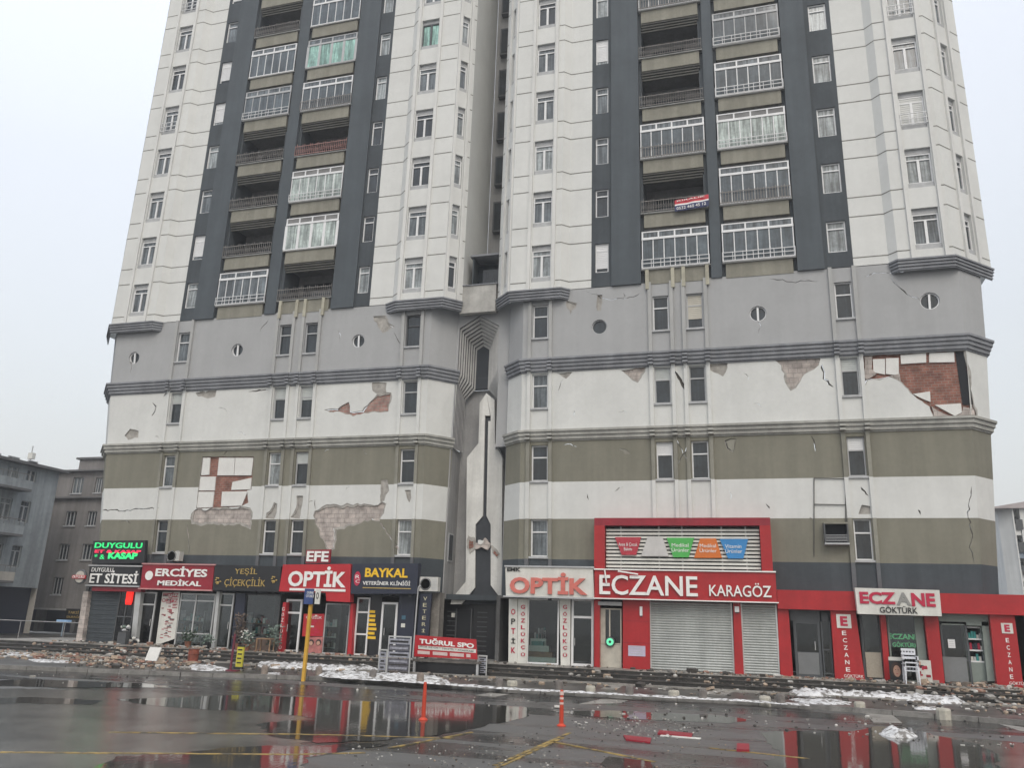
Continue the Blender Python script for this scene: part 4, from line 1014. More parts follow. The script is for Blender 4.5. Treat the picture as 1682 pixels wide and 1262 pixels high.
# -- medical shop
T = thing('shopfront', 'medical supply shopfront with grey glass door under the red two-line sign', 'shopfront', (-26, 33, .3))
f, b = shop_bay(T, 'door', [(233, 973), (259, 973), (248, 1059), (226, 1059)], ALU, .07, (.76,)); handle(f, b[1]-.12, 1.3)
shop_bay(T, 'window_frame', [(298, 975), (356, 976), (346, 1062), (288, 1060)], ALU, .06, (.25, .86), (.45,))
mb = MB(); pbox(mb, [(356, 972), (361, 972), (352, 1062), (347, 1062)], 32.8, 33.0, ALU); mb.build('pillar', T)
T = board_sign('fascia_sign', 'dark red medical shop sign with white logo dot and two lines of white letters', [(235, 926), (352, 929), (348, 970), (230, 968)], 32.45, .3, REDD, edge=mat('pink_trim', (.5, .25, .25), .5, .1))
tx('ERCİYES', (256, 931, 341, 948), 32.44, WLET, T, bold=.03); tx('MEDİKAL', (259, 952, 331, 963), 32.44, WLET, T, bold=.03)
mb = MB(); p = P(245, 946, 32.44); mb.lathe((p[0], 32.42, p[1]), [(.21, 0), (.21, .03)], WLET, 18, 'y'); mb.build('logo', T)
def poster(label, px, Y, cols, cat='poster', seed=1, th=.015, bg=WSIGN, name='poster', n=14, words=()):
    T = thing(name, label, cat, (P(*px[0], Y)[0], Y, .5)); mb = MB(); q = PPc(px, Y); mb.prism(q, Y, Y+th, bg); mb.build('sheet', T)
    rr = random.Random(seed); mb = MB(); x0 = max(q[0][0], q[3][0]); x1 = min(q[1][0], q[2][0]); z1 = min(q[0][1], q[1][1]); z0 = max(q[2][1], q[3][1])
    k = 0
    for i in range(n):
        a = rr.uniform(.04, .7); w_ = rr.uniform(.1, .28); c = (i+.15)/n; h = .6/n
        mb.box(x0+(x1-x0)*a, x0+(x1-x0)*min(.97, a+w_), Y-.006-.0007*i, Y-.001, z0+(z1-z0)*c, z0+(z1-z0)*(c+h), rr.choice(cols))
    mb.build('print', T)
    for body, r, m in words: tx(body, r, Y-.012, m, T, ext=.006)
    return T
poster('tall white and red poster column between the medical shop door and window', [(267, 973), (296, 973), (287, 1050), (257, 1050)], 32.9, [REDD, BLACKB, CRIM, REDD], seed=3, n=44, words=[('PROTEZ', (268, 975, 293, 981), CRIM), ('ORTEZ', (266, 984, 292, 990), CRIM)])
# -- florist
T = thing('shopfront', 'black florist shopfront with grey door under the gold lettered sign', 'shopfront', (-22.4, 33, .3))
f, b = shop_bay(T, 'door', [(362, 975), (386, 975), (377, 1062), (354, 1062)], ALU, .065, (.78,)); handle(f, b[1]-.12, 1.3)
shop_bay(T, 'window_frame', [(403, 976), (462, 977), (457, 1050), (397, 1050)], FRAMED, .06, (), (.0,))
mb = MB(); pbox(mb, [(388, 975), (403, 975), (396, 1063), (379, 1063)], 32.85, 33.0, NAVY); mb.build('pillar', T)
mb = MB(); pbox(mb, [(397, 1051), (458, 1051), (456, 1067), (396, 1066)], 32.8, 33.0, mat('brown_plinth', (.14, .10, .08), .7, .3, 3)); mb.build('plinth', T)
T = board_sign('fascia_sign', 'black florist sign with two lines of thin gold letters', [(353, 928), (462, 931), (459, 973), (349, 970)], 32.45, .3, BLACKB)
tx('YEŞİL', (386, 932, 423, 946), 32.44, GOLD, T); tx('ÇİÇEKÇİLİK', (369, 949, 436, 966), 32.44, GOLD, T)
mb = MB()
for cx, cy in ((358, 957), (450, 955)):
    for i in range(9): t = i*.7; p = P(cx+4*math.cos(t)*i/6, cy+7*math.sin(t*1.1)*i/6, 32.44); mb.rock((p[0], 32.43, p[1]), .05, GOLD, i)
mb.build('flower_motif', T)
# -- optician, red
T = thing('shopfront', 'optician shopfront with white framed door and red pillars under the red OPTİK sign', 'shopfront', (-19, 33, .3))
f, b = shop_bay(T, 'door', [(471, 985), (498, 985), (490, 1074), (464, 1074)], FRAME, .085, (.74,)); handle(f, b[0]+.2, 1.3)
shop_bay(T, 'window_frame', [(535, 992), (576, 992), (571, 1076), (531, 1076)], FRAMEG, .05, ())
mb = MB(); pbox(mb, [(465, 990), (470, 990), (463, 1073), (456, 1073)], 32.7, 33.0, REDB); pl = mb.build('pillar', T)
for i, ch in enumerate('GÖZLÜKÇÜ'): tx(ch, (463.5-i*.75, 998+i*9, 467.5-i*.75, 1004+i*9), 32.69, WLET, T, ext=.01)
mb = MB(); pbox(mb, [(576, 992), (580, 992), (577, 1077), (570, 1077)], 32.7, 33.0, REDB); mb.build('pillar', T)
T = board_sign('fascia_sign', 'bright red optician sign reading OPTİK in white above a white underline', [(465, 928), (576, 927), (575, 990), (536, 988), (535, 974), (458, 972)], 32.35, .35, REDB)
tx('OPTİK', (474, 931, 569, 965), 32.34, WLET, T, bold=.03)
mb = MB(); mb.box(P(475, 969, 32.3)[0], P(567, 969, 32.3)[0], 32.32, 32.349, P(520, 971.5, 32.3)[1], P(520, 967.5, 32.3)[1], WLET); mb.build('underline', T)
T = board_sign('rooftop_sign', 'small red sign reading EFE standing on top of the optician board', [(503, 904), (543, 903), (541, 925), (502, 926)], 32.4, .1, REDD)
tx('EFE', (504, 906, 540, 923), 32.39, WLET, T, bold=.03)
T = poster('red poster with white lines of print beside the optician door', [(499, 1009), (533, 1009), (530, 1046), (496, 1046)], 32.9, [CRIM, WSIGN], seed=5, bg=REDB, n=8, words=[('GÖZLÜK', (503, 1012, 529, 1017), WLET)])
T = thing('poster', 'pink advertising poster with two faces below the red optician poster', 'poster', (P(515, 1060, 32.88)[0], 32.88, .5))
mb = MB(); pbox(mb, [(505, 1047), (531, 1047), (528, 1076), (502, 1076)], 32.88, 32.9, mat('poster_pink', (.42, .16, .15), .6, .3, 6)); mb.build('sheet', T)
SKIN = mat('printed_skin', (.50, .30, .22), .6, .15, 9)
mb = MB()
for cx in (511, 523): p = P(cx, 1056, 32.87); mb.lathe((p[0], 32.865, p[1]), [(.13, 0), (.13, .01)], BLACKB, 14, 'y'); mb.lathe((p[0], 32.855, p[1]-.03), [(.09, 0), (.09, .009)], SKIN, 14, 'y')
mb.build('print', T)
# -- vet
T = thing('shopfront', 'veterinary shopfront with white framed doors and yellow window lettering', 'shopfront', (-16, 33, .3))
shop_bay(T, 'window_frame', [(588, 982), (609, 982), (603, 1079), (581, 1078)], FRAME, .07, (.36, .74))
f, b = shop_bay(T, 'door', [(629, 990), (656, 990), (648, 1079), (622, 1079)], FRAME, .09, ()); handle(f, b[0]+.2, 1.3)
mb = MB(); pbox(mb, [(609, 978), (628, 978), (621, 1079), (604, 1079)], 32.93, 33.0, BLACKB); mb.build('dark_panel', T)
mb = MB(); pbox(mb, [(656, 978), (683, 978), (676, 1079), (649, 1079)], 32.93, 33.0, NAVY); mb.build('dark_panel', T)
mb = MB()
for i in range(7):
    p = P(607-i*.6, 1003+i*7.1, 32.92); q = P(619+rnd.uniform(-3, 2)-i*.6, 1003+i*7.1, 32.92); mb.box(p[0], q[0], 32.915, 32.928, p[1]-.11, p[1], YLET)
mb.build('yellow_lettering', T)
mb = MB()
for cx, cy, c in ((663, 1015, mat('blue_plate', (.06, .14, .20), .5, .1)), (662, 1028, WSIGN)): p = P(cx, cy, 32.92); mb.box(p[0]-.09, p[0]+.09, 32.915, 32.928, p[1]-.08, p[1]+.08, c)
mb.build('door_plate', T)
T = board_sign('fascia_sign', 'black veterinary sign with yellow name over a thin gold line', [(579, 927), (687, 926), (684, 976), (576, 976)], 32.35, .35, NAVY)
tx('BAYKAL', (600, 934, 670, 949), 32.34, YLET, T, bold=.03); tx('VETERİNER KLİNİĞİ', (596, 954, 674, 962), 32.34, WLET, T, bold=.01)
mb = MB(); mb.box(P(595, 967, 32.3)[0], P(674, 967, 32.3)[0], 32.33, 32.349, P(635, 967.5, 32.3)[1], P(635, 966, 32.3)[1], GOLD); mb.build('underline', T)
mb = MB(); p = P(587, 951, 32.34); mb.add([(p[0]+.16*math.cos(2*math.pi*i/20), 32.33, p[1]+.30*math.sin(2*math.pi*i/20)) for i in range(20)], [tuple(range(20))], CRIM); mb.build('logo', T)
tx('R', (584, 945, 591, 951), 32.325, WLET, T, ext=.004); tx('C', (584, 953, 591, 958), 32.325, WLET, T, ext=.004)
T = board_sign('projecting_sign', 'narrow vertical veterinary sign with pale letters stacked down it', [(690, 976), (709, 976), (703, 1046), (684, 1046)], 32.6, .12, NAVY)
for i, ch in enumerate('VETERİNER'): tx(ch, (695.5-i*.6, 981+i*10.5, 701.5-i*.6, 987+i*10.5), 32.59, mat('cream_letter', (.6, .56, .38), .5, .1), T, ext=.01) if i < 6 else None
T = thing('concrete_pillar', 'bare concrete pillar beside the dark entrance between the towers', 'pillar', (P(715, 1030, 32.9)[0], 33, .3))
mb = MB(); pbox(mb, [(710, 974), (723, 974), (718, 1078), (704, 1078)], 32.95, 33.5, mat('raw_concrete', (.22, .205, .185), .9, .3, 2, .2)); mb.build('shaft', T)
T = thing('drain_pipe', 'thin white drain pipe running down beside the black veterinary sign', 'pipe', (P(684, 1000, 32.5)[0], 32.5, .3))
mb = MB(); a = P(687, 965, 32.45); b = P(678, 1078, 32.45); mb.tube((a[0], 32.45, a[1]), (b[0], 32.45, .31), .03, FRAMEG); c = P(700, 950, 32.6); mb.tube((a[0], 32.45, a[1]), (c[0], 32.6, c[1]-.2), .03, FRAMEG); mb.build('pipe', T)
def ac_unit(label, x, y, Y, w=.82, h=.58):
    p = P(x, y, Y); T = thing('air_conditioner', label, 'air conditioner', (p[0], Y, p[1]-h/2), 'outdoor air conditioner units'); a, c = p[0]-w/2, p[1]-h/2
    mb = MB(); mb.box(a, a+w, Y, Y+.3, c, c+h, FRAMEG if False else mat('ac_white', (.55, .55, .52), .5, .1, 3, .08))
    for i in range(7): mb.box(a+w*.68, a+w*.95, Y-.008, Y-.001, c+.08+i*.06, c+.10+i*.06, FRAMEG)
    mb.build('casing', T)
    mb = MB(); mb.lathe((a+w*.34, Y-.02, c+h/2), [(.25, 0), (.25, .019)], FRAMED, 24, 'y')
    mb.build('fan_grille', T); mb = MB()
    for i in range(3): r = .08+.07*i; mb.lathe((a+w*.34, Y-.032, c+h/2), [(r-.008, 0), (r-.008, .01), (r+.004, .01), (r+.004, 0), (r-.008, 0)], FRAMEG, 24, 'y')
    for i in range(5): t = i*2*math.pi/5; mb.tube((a+w*.34, Y-.026, c+h/2), (a+w*.34+.23*math.cos(t), Y-.026, c+h/2+.23*math.sin(t)), .008, FRAMEG, 4)
    mb.build('fan_guard', T)
    mb = MB(); mb.box(a+.05, a+.10, Y+.02, Y+.6, c-.05, c-.001, FRAMED); mb.box(a+w-.1, a+w-.05, Y+.02, Y+.6, c-.05, c-.001, FRAMED); mb.build('bracket', T)
ac_unit('air conditioner unit resting above the red medical shop sign', 285, 914, 32.45, .62, .42)
ac_unit('air conditioner unit mounted beside the black veterinary sign', 704, 960, 32.5)
# -- white optician
T = thing('shopfront', 'pale optician shopfront with white vertical letter strips and display window', 'shopfront', (-8, 33, .3))
for px, word, label in (([(836, 984), (850, 984), (850, 1086), (835, 1086)], 'OPTİK', None), ([(851, 984), (867, 984), (865, 1090), (850, 1090)], 'GÖZLÜKÇÜ', None), ([(919, 984), (937, 984), (936, 1091), (921, 1091)], 'GÖZLÜKÇÜ', None)):
    mb = MB(); pbox(mb, px, 32.85, 33.0, WSIGN); pl = mb.build('letter_strip', T)
    n = len(word); y0, y1 = px[0][1]+9, px[2][1]-8; xm = (px[0][0]+px[1][0])/2
    if word == 'OPTİK': y0 += 6
    for i, ch in enumerate(word):
        h = (y1-y0)/n; o = tx(ch, (xm-3.4, y0+i*h+h*.12, xm+3.4, y0+i*h+h*.72), 32.84, CRIM if (i+len(word)) % 2 or word != 'OPTİK' else BLET, pl, ext=.008, bold=.02)
shop_bay(T, 'window_frame', [(867, 984), (918, 984), (919, 1090), (866, 1088)], FRAME, .06)
f, b = shop_bay(T, 'door', [(938, 984), (974, 984), (977, 1094), (940, 1092)], FRAME, .09, (.72,)); handle(f, b[0]+.15, 1.2)
T = board_sign('fascia_sign', 'white illuminated-type sign with large salmon OPTİK letters', [(830, 931), (974, 932), (976, 983), (831, 981)], 32.4, .45, WSIGN, edge=FRAMEG)
tx('OPTİK', (838, 941, 965, 977), 32.39, RLET, T, bold=.035, ext=.06); tx('EMK', (833, 933, 855, 939), 32.39, BLET, T, bold=.03)
T = thing('display_counter', 'white tiered display counter with glasses inside the optician window', 'counter', (-8.6, 33.6, .3))
TEAL = mat('teal_box', (.05, .30, .29), .5, .2, 5); WOOD = mat('wood_shelf', (.30, .19, .11), .6, .3, 3)
CTR = mat('counter_pale', (.70, .80, .76), .5, .1, 3)
mb = MB(); xa, xb = P(868, 1060, 33.5)[0], P(917, 1060, 33.5)[0]
for i, (y, z) in enumerate(((33.06, .55), (33.3, .75), (33.55, .98), (33.8, 1.25))): mb.box(xa, xb-.2*i, y, y+.235, .31, z, CTR if i != 1 else WOOD)
mb.build('tiers', T); mb = MB(); rr = random.Random(2)
for i in range(16): x = rr.uniform(xa+.1, xb-.7); mb.box(x, x+.06, 33.9, 33.96, 1.251, 1.35+rr.uniform(0, .35), rr.choice([TEAL, FRAME, FRAMEG, BLACKB]))
mb.box(xa+.1, xa+.6, 33.6, 33.85, .981, 1.15, TEAL); mb.build('goods', T)
# -- pharmacy one
T = thing('shopfront', 'red pharmacy front with grey roller shutters below the ECZANE KARAGÖZ fascia', 'shopfront', (-3, 32.8, .3))
def rshutter(px, Y=32.75):
    q = PPc(px, Y); x0 = (q[0][0]+q[3][0])/2; x1 = (q[1][0]+q[2][0])/2; z1 = (q[0][1]+q[1][1])/2; mb = MB(); n = int((z1-.31)/.092); prof = []
    for i in range(n):
        z = .31+(z1-.31)*i/n; h = (z1-.31)/n; prof += [(0, z), (-.028, z+h*.3), (-.03, z+h*.55), (-.004, z+h*.92)]
    prof.append((0, z1)); vs = []
    for d, z in prof: vs += [(x0, Y+d, z), (x1, Y+d, z)]
    mb.add(vs, [(2*i, 2*i+1, 2*i+3, 2*i+2) for i in range(len(prof)-1)], STEEL); s_ = mb.build('roller_shutter', T)
    mb = MB(); mb.box(x0-.06, x0, Y-.05, Y+.05, .3, z1, ALU); mb.box(x1, x1+.06, Y-.05, Y+.05, .3, z1, ALU); mb.build('guide_rail', s_)
rshutter([(1070, 990), (1200, 990), (1204, 1110), (1070, 1104)]); rshutter([(1219, 993), (1273, 993), (1279, 1113), (1224, 1110)])
for px in ([(976, 983), (985, 983), (985, 1099), (976, 1098)], [(1023, 984), (1067, 984), (1068, 1105), (1023, 1103)], [(1204, 988), (1216, 988), (1222, 1111), (1207, 1110)]):
    mb = MB(); pbox(mb, px, 32.62, 33.0, RED); pl = mb.build('red_panel', T)
    q = PPc(px, 32.62); xa, xb = (q[0][0]+q[3][0])/2, (q[1][0]+q[2][0])/2
    if xb-xa > .3:
        mb = MB()
        for z in (1.25, 2.05): mb.box(xa+.01, xb-.01, 32.612, 32.619, z, z+.02, REDD)
        mb.build('panel_joint', pl)
shop_bay(T, 'window_frame', [(986, 1000), (1021, 1000), (1022, 1098), (986, 1097)], mat('cream_frame', (.48, .45, .38), .6, .1), .05, (.40,), (.45,), Y=32.9)
mb = MB(); x0, x1 = P(986, 1080, 32.84)[0], P(1021, 1080, 32.84)[0]; mb.box(x0, x1, 32.80, 32.88, .31, 1.15, mat('cream_panel_low', (.46, .44, .38), .6, .15, 3)); mb.box(x0, x0+.2, 32.84, 32.88, 1.16, 2.5, mat('cream_panel_low', (1, 1, 1))); mb.build('lower_panel', T)
mb = MB(); mb.box(x0-.05, x1+.05, 32.6, 32.85, 2.62, 2.76, FRAMEG); mb.build('shutter_box', T)
T2 = thing('pharmacy_lamp', 'round lit green disc in the small pharmacy hatch', 'lamp', (P(1002, 1055, 32.7)[0], 32.7, 1.2))
p = P(1002, 1055, 32.7); mb = MB(); mb.lathe((p[0], 32.7, p[1]), [(.17, 0), (.19, .02), (.19, .08)], FRAMED, 24, 'y'); mb.build('casing', T2); mb = MB(); mb.lathe((p[0], 32.685, p[1]), [(.14, 0), (.14, .012)], mat('led_mint', (.1, .5, .3), .5, 0, emit=(.2, 1, .55), es=.5), 20, 'y'); mb.lathe((p[0], 32.678, p[1]), [(.05, 0), (.05, .006)], BLACKB, 12, 'y'); mb.build('light', T2)
T2 = thing('wall_lamp', 'slim white wall lamp on the red pharmacy panel', 'lamp', (P(1053, 1005, 32.5)[0], 32.5, 2.2)); mb = MB(); a, b = P(1051, 1012, 32.55), P(1055, 997, 32.55); mb.box(a[0], b[0], 32.52, 32.62, a[1], b[1], FRAME); mb.build('tube', T2)
mb = MB(); mb.box(a[0]+.02, b[0]-.02, 32.60, 32.62, a[1]-.05, a[1], FRAMED); mb.build('socket', T2)
T2 = thing('wall_lamp', 'square white wall lamp between the two roller shutters', 'lamp', (P(1210, 1002, 32.5)[0], 32.5, 2.2)); mb = MB(); a, b = P(1207, 1006, 32.55), P(1214, 997, 32.55); mb.box(a[0], b[0], 32.50, 32.62, a[1], b[1], FRAME); mb.build('box', T2)
mb = MB(); mb.box(a[0]+.02, b[0]-.02, 32.60, 32.62, a[1]-.04, a[1], FRAMED); mb.build('socket', T2)
T2 = thing('notice', 'lilac paper notice pasted on the red pharmacy panel', 'notice', (P(1046, 1070, 32.6)[0], 32.6, 1)); mb = MB(); a, b = P(1032, 1078, 32.61), P(1060, 1062, 32.61); mb.box(a[0], b[0], 32.60, 32.611, a[1], b[1], mat('lilac_paper', (.48, .44, .56), .7, .1)); mb.build('sheet', T2)
mb = MB()
for i in range(4): mb.box(a[0]+.08, b[0]-.08-.08*(i % 2), 32.596, 32.5995, a[1]+.07+.09*i, a[1]+.09+.09*i, FRAMEG)
mb.build('print', T2)
T = thing('pharmacy_sign', 'tall red framed sign of white slats and coloured panels over ECZANE KARAGÖZ', 'sign', (-2.6, 32.3, 3))
YS = 32.35
def rectpx(a, b, Y): p, q = P(*a, Y), P(*b, Y); return min(p[0], q[0]), max(p[0], q[0]), min(p[1], q[1]), max(p[1], q[1])
fx0, fx1 = P(976, 890, YS)[0], P(1267, 890, YS)[0]; zt = P(1120, 851, YS)[1]; zm = P(1120, 938, YS)[1]; zb = P(1120, 986, YS)[1]
mb = MB(); mb.box(fx0, fx1, YS, 33.0, zt-.30, zt, REDD); mb.box(fx0, fx0+.42, YS, 33.0, zm, zt-.30, RED); mb.box(fx1-.40, fx1, YS, 33.0, zm, zt-.30, RED); mb.build('frame', T)
mb = MB(); mb.box(fx0+.02, fx1+.08, YS-.02, 33.0, zb, zm-.02, RED); mb.build('fascia', T)
mb = MB(); mb.box(fx0, fx1+.1, YS-.08, YS+.1, zm-.02, zm+.03, WLET); mb.box(fx0, fx1+.14, YS-.08, YS+.1, zb-.04, zb, WLET); mb.build('edge_trim', T)
mb = MB(); mb.box(fx0+.42, fx1-.40, 32.9, 32.98, zm, zt-.3, BLACKB)
for i in range(5): x = fx0+1.0+i*1.2+.3*(i % 2); mb.box(x, x+.06, 32.62, 32.68, zm+.03, zt-.3, FRAMEG)
mb.build('backing', T)
mb = MB(); n = 11
for i in range(n): z = zm+.10+(zt-.36-zm-.10)*i/n; mb.box(fx0+.45, fx1-.42, 32.54, 32.60, z, z+.085, WSIGN)
mb.build('slats', T)
cc = [('trapezium_red', (.42, .04, .06)), ('trapezium_grey', (.52, .51, .50)), ('trapezium_green', (.08, .40, .09)), ('trapezium_orange', (.60, .16, .03)), ('trapezium_blue', (.04, .22, .50))]
tz = [[(1010, 883), (1053, 883), (1045, 912), (1021, 912)], [(1064, 882), (1088, 882), (1098, 914), (1053, 914)], [(1095, 884), (1140, 884), (1131, 916), (1106, 916)], [(1150, 885), (1176, 885), (1186, 917), (1140, 917)], [(1182, 886), (1229, 886), (1221, 918), (1196, 918)]]
wd = [('Anne & Çocuk\nBakımı', (1016, 892, 1047, 905)), None, ('Medikal\nÜrünler', (1103, 893, 1132, 907)), ('Medikal\nÜrünler', (1149, 894, 1177, 908)), ('Vitamin\nÜrünler', (1191, 895, 1219, 909))]
for (n_, c), px, wrd in zip(cc, tz, wd):
    mb = MB(); mb.prism(PP(px, 32.46), 32.46, 32.53, mat(n_, c, .45, .08, 2)); pl = mb.build('colour_panel', T); pl['label'] = n_.replace('_', ' ').replace('trapezium ', '')+' trapezium panel'
    if wrd: tx(wrd[0], wrd[1], 32.455, WLET, pl, ext=.006)
tx('ECZANE', (985, 946, 1146, 979), YS-.03, WLET, T, ext=.07, bold=.012); tx('KARAGÖZ', (1165, 958, 1267, 981), YS-.03, WLET, T, ext=.05, bold=.008)
mb = MB(); a, b = P(993, 935, 32.2), P(996, 958, 32.2); mb.tube((a[0], 32.2, a[1]), (b[0], 32.22, b[1]), .03, WLET, 6); a, b = P(1015, 939, 32.2), P(1048, 944, 32.2); mb.tube((a[0], 32.2, a[1]), (b[0], 32.2, b[1]), .03, WLET, 6); mb.build('broken_strip', T)
# -- pharmacy two
T = thing('shopfront', 'bright red pharmacy front of splayed pillars and a long red beam at the corner', 'shopfront', (5, 32.6, .3))
YG = 32.55
bz1 = P(1400, 972, YG)[1]; bz0 = P(1400, 1004, YG)[1]; bx0 = P(1276, 990, YG)[0]
mb = MB(); mb.box(bx0+.02, 12.5, YG, 33.3, bz0, bz1, RED); mb.build('beam', T)
mb = MB(); mb.box(9.6, 12.5, 33.5, 36, .3, bz0, W_DARK); mb.box(11.8, 12.5, 33.0, 33.5, .3, bz0, RED); mb.build('side_wall', T)
REDP = RED
def pillar(px, Y=32.7, d=.3):
    mb = MB(); q = PP(px, Y); q = [(x, min(z, bz0-.002) if i < 2 else .302) for i, (x, z) in enumerate(q)]; mb.prism(q, Y, Y+d, REDP); return mb.build('pillar', T)
p1 = pillar([(1277, 1000), (1295, 1000), (1303, 1112), (1281, 1112)]); p2 = pillar([(1364, 1001), (1405, 1001), (1421, 1117), (1372, 1115)]); p3 = pillar([(1445, 1005), (1454, 1005), (1464, 1120), (1454, 1120)])
p4 = pillar([(1517, 1005), (1540, 1005), (1552, 1122), (1531, 1122)]); p5 = pillar([(1625, 1008), (1666, 1008), (1681, 1127), (1638, 1126)])
def epillar(pl, x, y, dx, s):
    mb = MB(); a, b = P(x, y+12*s, 32.69), P(x+22*s, y-10*s, 32.69); mb.box(a[0], b[0], 32.675, 32.699, a[1], b[1], WSIGN); mb.build('sign_plate', pl)
    tx('E', (x+5*s, y-7*s, x+17*s, y+9*s), 32.674, CRIM, pl, ext=.01, bold=.05)
    for i, ch in enumerate('ECZANE'): tx(ch, (x+8*s+dx*i, y+17+i*12, x+15*s+dx*i, y+24+i*12), 32.699, WLET, pl, ext=.012, bold=.01)
    tx('GÖKTÜRK', (x+3+dx*6.5, y+88, x+35+dx*6.5, y+94), 32.699, WLET, pl, ext=.01)
epillar(p2, 1375, 1020, 1.3, 1); epillar(p5, 1646, 1032, 1.4, .75)
DG = mat('dark_door', (.07, .078, .085), .45, .1, 2); GP = mat('grey_door_panel', (.17, .18, .185), .5, .1, 2); MINT = mat('mint_panel', (.22, .26, .24), .5, .1, 2)
f, b = shop_bay(T, 'door', [(1303, 1021), (1345, 1021), (1352, 1108), (1307, 1108)], DG, .09, (.42,)); handle(f, b[1]-.2, 1.4)
mb = MB(); mb.box(b[0]+.1, b[1]-.1, 32.93, 32.96, .4, 1.15, GP); mb.build('door_panel', f)
shop_bay(T, 'window_frame', [(1346, 1005), (1362, 1005), (1369, 1108), (1353, 1108)], DG, .05, (.42,))
mb = MB(); mb.box(P(1297, 1010, 33)[0], P(1364, 1010, 33)[0], 32.93, 33.0, P(1330, 1021, 33)[1], bz0, DG); mb.build('head_panel', T)
shop_bay(T, 'window_frame', [(1409, 1008), (1444, 1008), (1453, 1113), (1421, 1112)], DG, .08, (.38,))
mb = MB(); x0, x1 = P(1423, 1095, 32.9)[0], P(1449, 1095, 32.9)[0]; mb.box(x0, x1, 32.9, 32.94, .4, 1.25, mat('beige_infill', (.36, .33, .27), .6, .15)); mb.build('lower_panel', T)
shop_bay(T, 'window_frame', [(1455, 1008), (1516, 1008), (1530, 1119), (1465, 1119)], MINT, .06, ())
mb = MB(); q = PP([(1500, 1008), (1515, 1008), (1529, 1119), (1512, 1119)], 32.94); mb.prism([(x, max(z, .31)) for x, z in q], 32.93, 32.96, MINT); mb.build('side_panel', T)
shop_bay(T, 'window_frame', [(1543, 1022), (1587, 1022), (1597, 1120), (1552, 1120)], DG, .07, (.38,))
mb = MB(); x0, x1 = P(1551, 1105, 32.9)[0], P(1590, 1105, 32.9)[0]; mb.box(x0, x1, 32.9, 32.94, .36, 1.2, GP); mb.build('lower_panel', T)
mb = MB(); mb.box(P(1541, 1015, 33)[0], P(1625, 1015, 33)[0], 32.93, 33.0, P(1585, 1028, 33)[1], bz0, MINT); mb.build('head_panel', T)
mb = MB(); q = PP([(1612, 1022), (1623, 1022), (1635, 1120), (1622, 1120)], 32.94); mb.prism([(x, max(z, .31)) for x, z in q], 32.93, 32.98, MINT); mb.build('side_panel', T)
T2 = thing('display_cabinet', 'mint display cabinet with three shelves of medicine boxes in the corner pharmacy', 'cabinet', (P(1605, 1100, 33.1)[0], 33.1, .3))
x0, x1 = P(1588, 1080, 33.1)[0], P(1618, 1080, 33.1)[0]; mb = MB(); mb.box(x0, x1, 33.1, 33.14, .31, 1.05, MINT); mb.box(x0, x0+.04, 33.1, 33.5, 1.05, 2.4, MINT); mb.box(x1-.04, x1, 33.1, 33.5, 1.05, 2.4, MINT)
for z in (1.05, 1.42, 1.8, 2.2): mb.box(x0+.04, x1-.04, 33.11, 33.5, z, z+.05, FRAME)
mb.build('shelving', T2); mb = MB(); rr = random.Random(8)
for z in (1.10, 1.47, 1.85):
    for i in range(8): x = x0+.07+i*.085; mb.box(x, x+.07, 33.2, 33.3, z+.001, z+rr.uniform(.12, .26), rr.choice([WSIGN, FRAMEG, CRIM, NAVY, TEAL]))
mb.build('boxes', T2)
T2 = thing('notice', 'white paper notice taped inside the corner pharmacy glass', 'notice', (P(1563, 1058, 32.9)[0], 32.9, 1.5)); mb = MB(); a, b = P(1558, 1065, 32.9), P(1568, 1051, 32.9); mb.box(a[0], b[0], 32.895, 32.9, a[1], b[1], FRAME); mb.build('sheet', T2)
mb = MB()
for i in range(4): mb.box(a[0]+.03, b[0]-.03, 32.892, 32.8949, a[1]+.06+.07*i, a[1]+.075+.07*i, FRAMEG)
mb.build('print', T2)
T2 = thing('neon_sign', 'green neon window sign reading ECZANE GÖKTÜRK', 'sign', (P(1485, 1055, 33.2)[0], 33.2, 1.6))
tx('ECZANE', (1459, 1042, 1508, 1051), 33.2, EMG2, T2, bold=.03); tx('GÖKTÜRK', (1466, 1055, 1508, 1064), 33.2, EMG2, T2, bold=.02)
mb = MB(); a, b = P(1455, 1067, 33.25), P(1510, 1039, 33.25); mb.box(a[0], b[0], 33.24, 33.26, a[1], b[1], BLACKB); mb.build('backing', T2)
T = board_sign('fascia_sign', 'white pharmacy sign with crimson ECZANE and black GÖKTÜRK letters', [(1404, 966), (1543, 970), (1547, 1013), (1409, 1009)], 32.2, .34, WSIGN)
tx('ECZ', (1412, 973, 1471, 993), 32.19, CRIM, T, bold=.04); tx('A', (1472, 974, 1496, 995), 32.19, mat('grey_letter', (.25, .25, .24), .5, .1), T, bold=.03); tx('NE', (1497, 975, 1536, 997), 32.19, CRIM, T, bold=.04); tx('GÖKTÜRK', (1445, 996, 1507, 1008), 32.19, BLET, T, bold=.01)

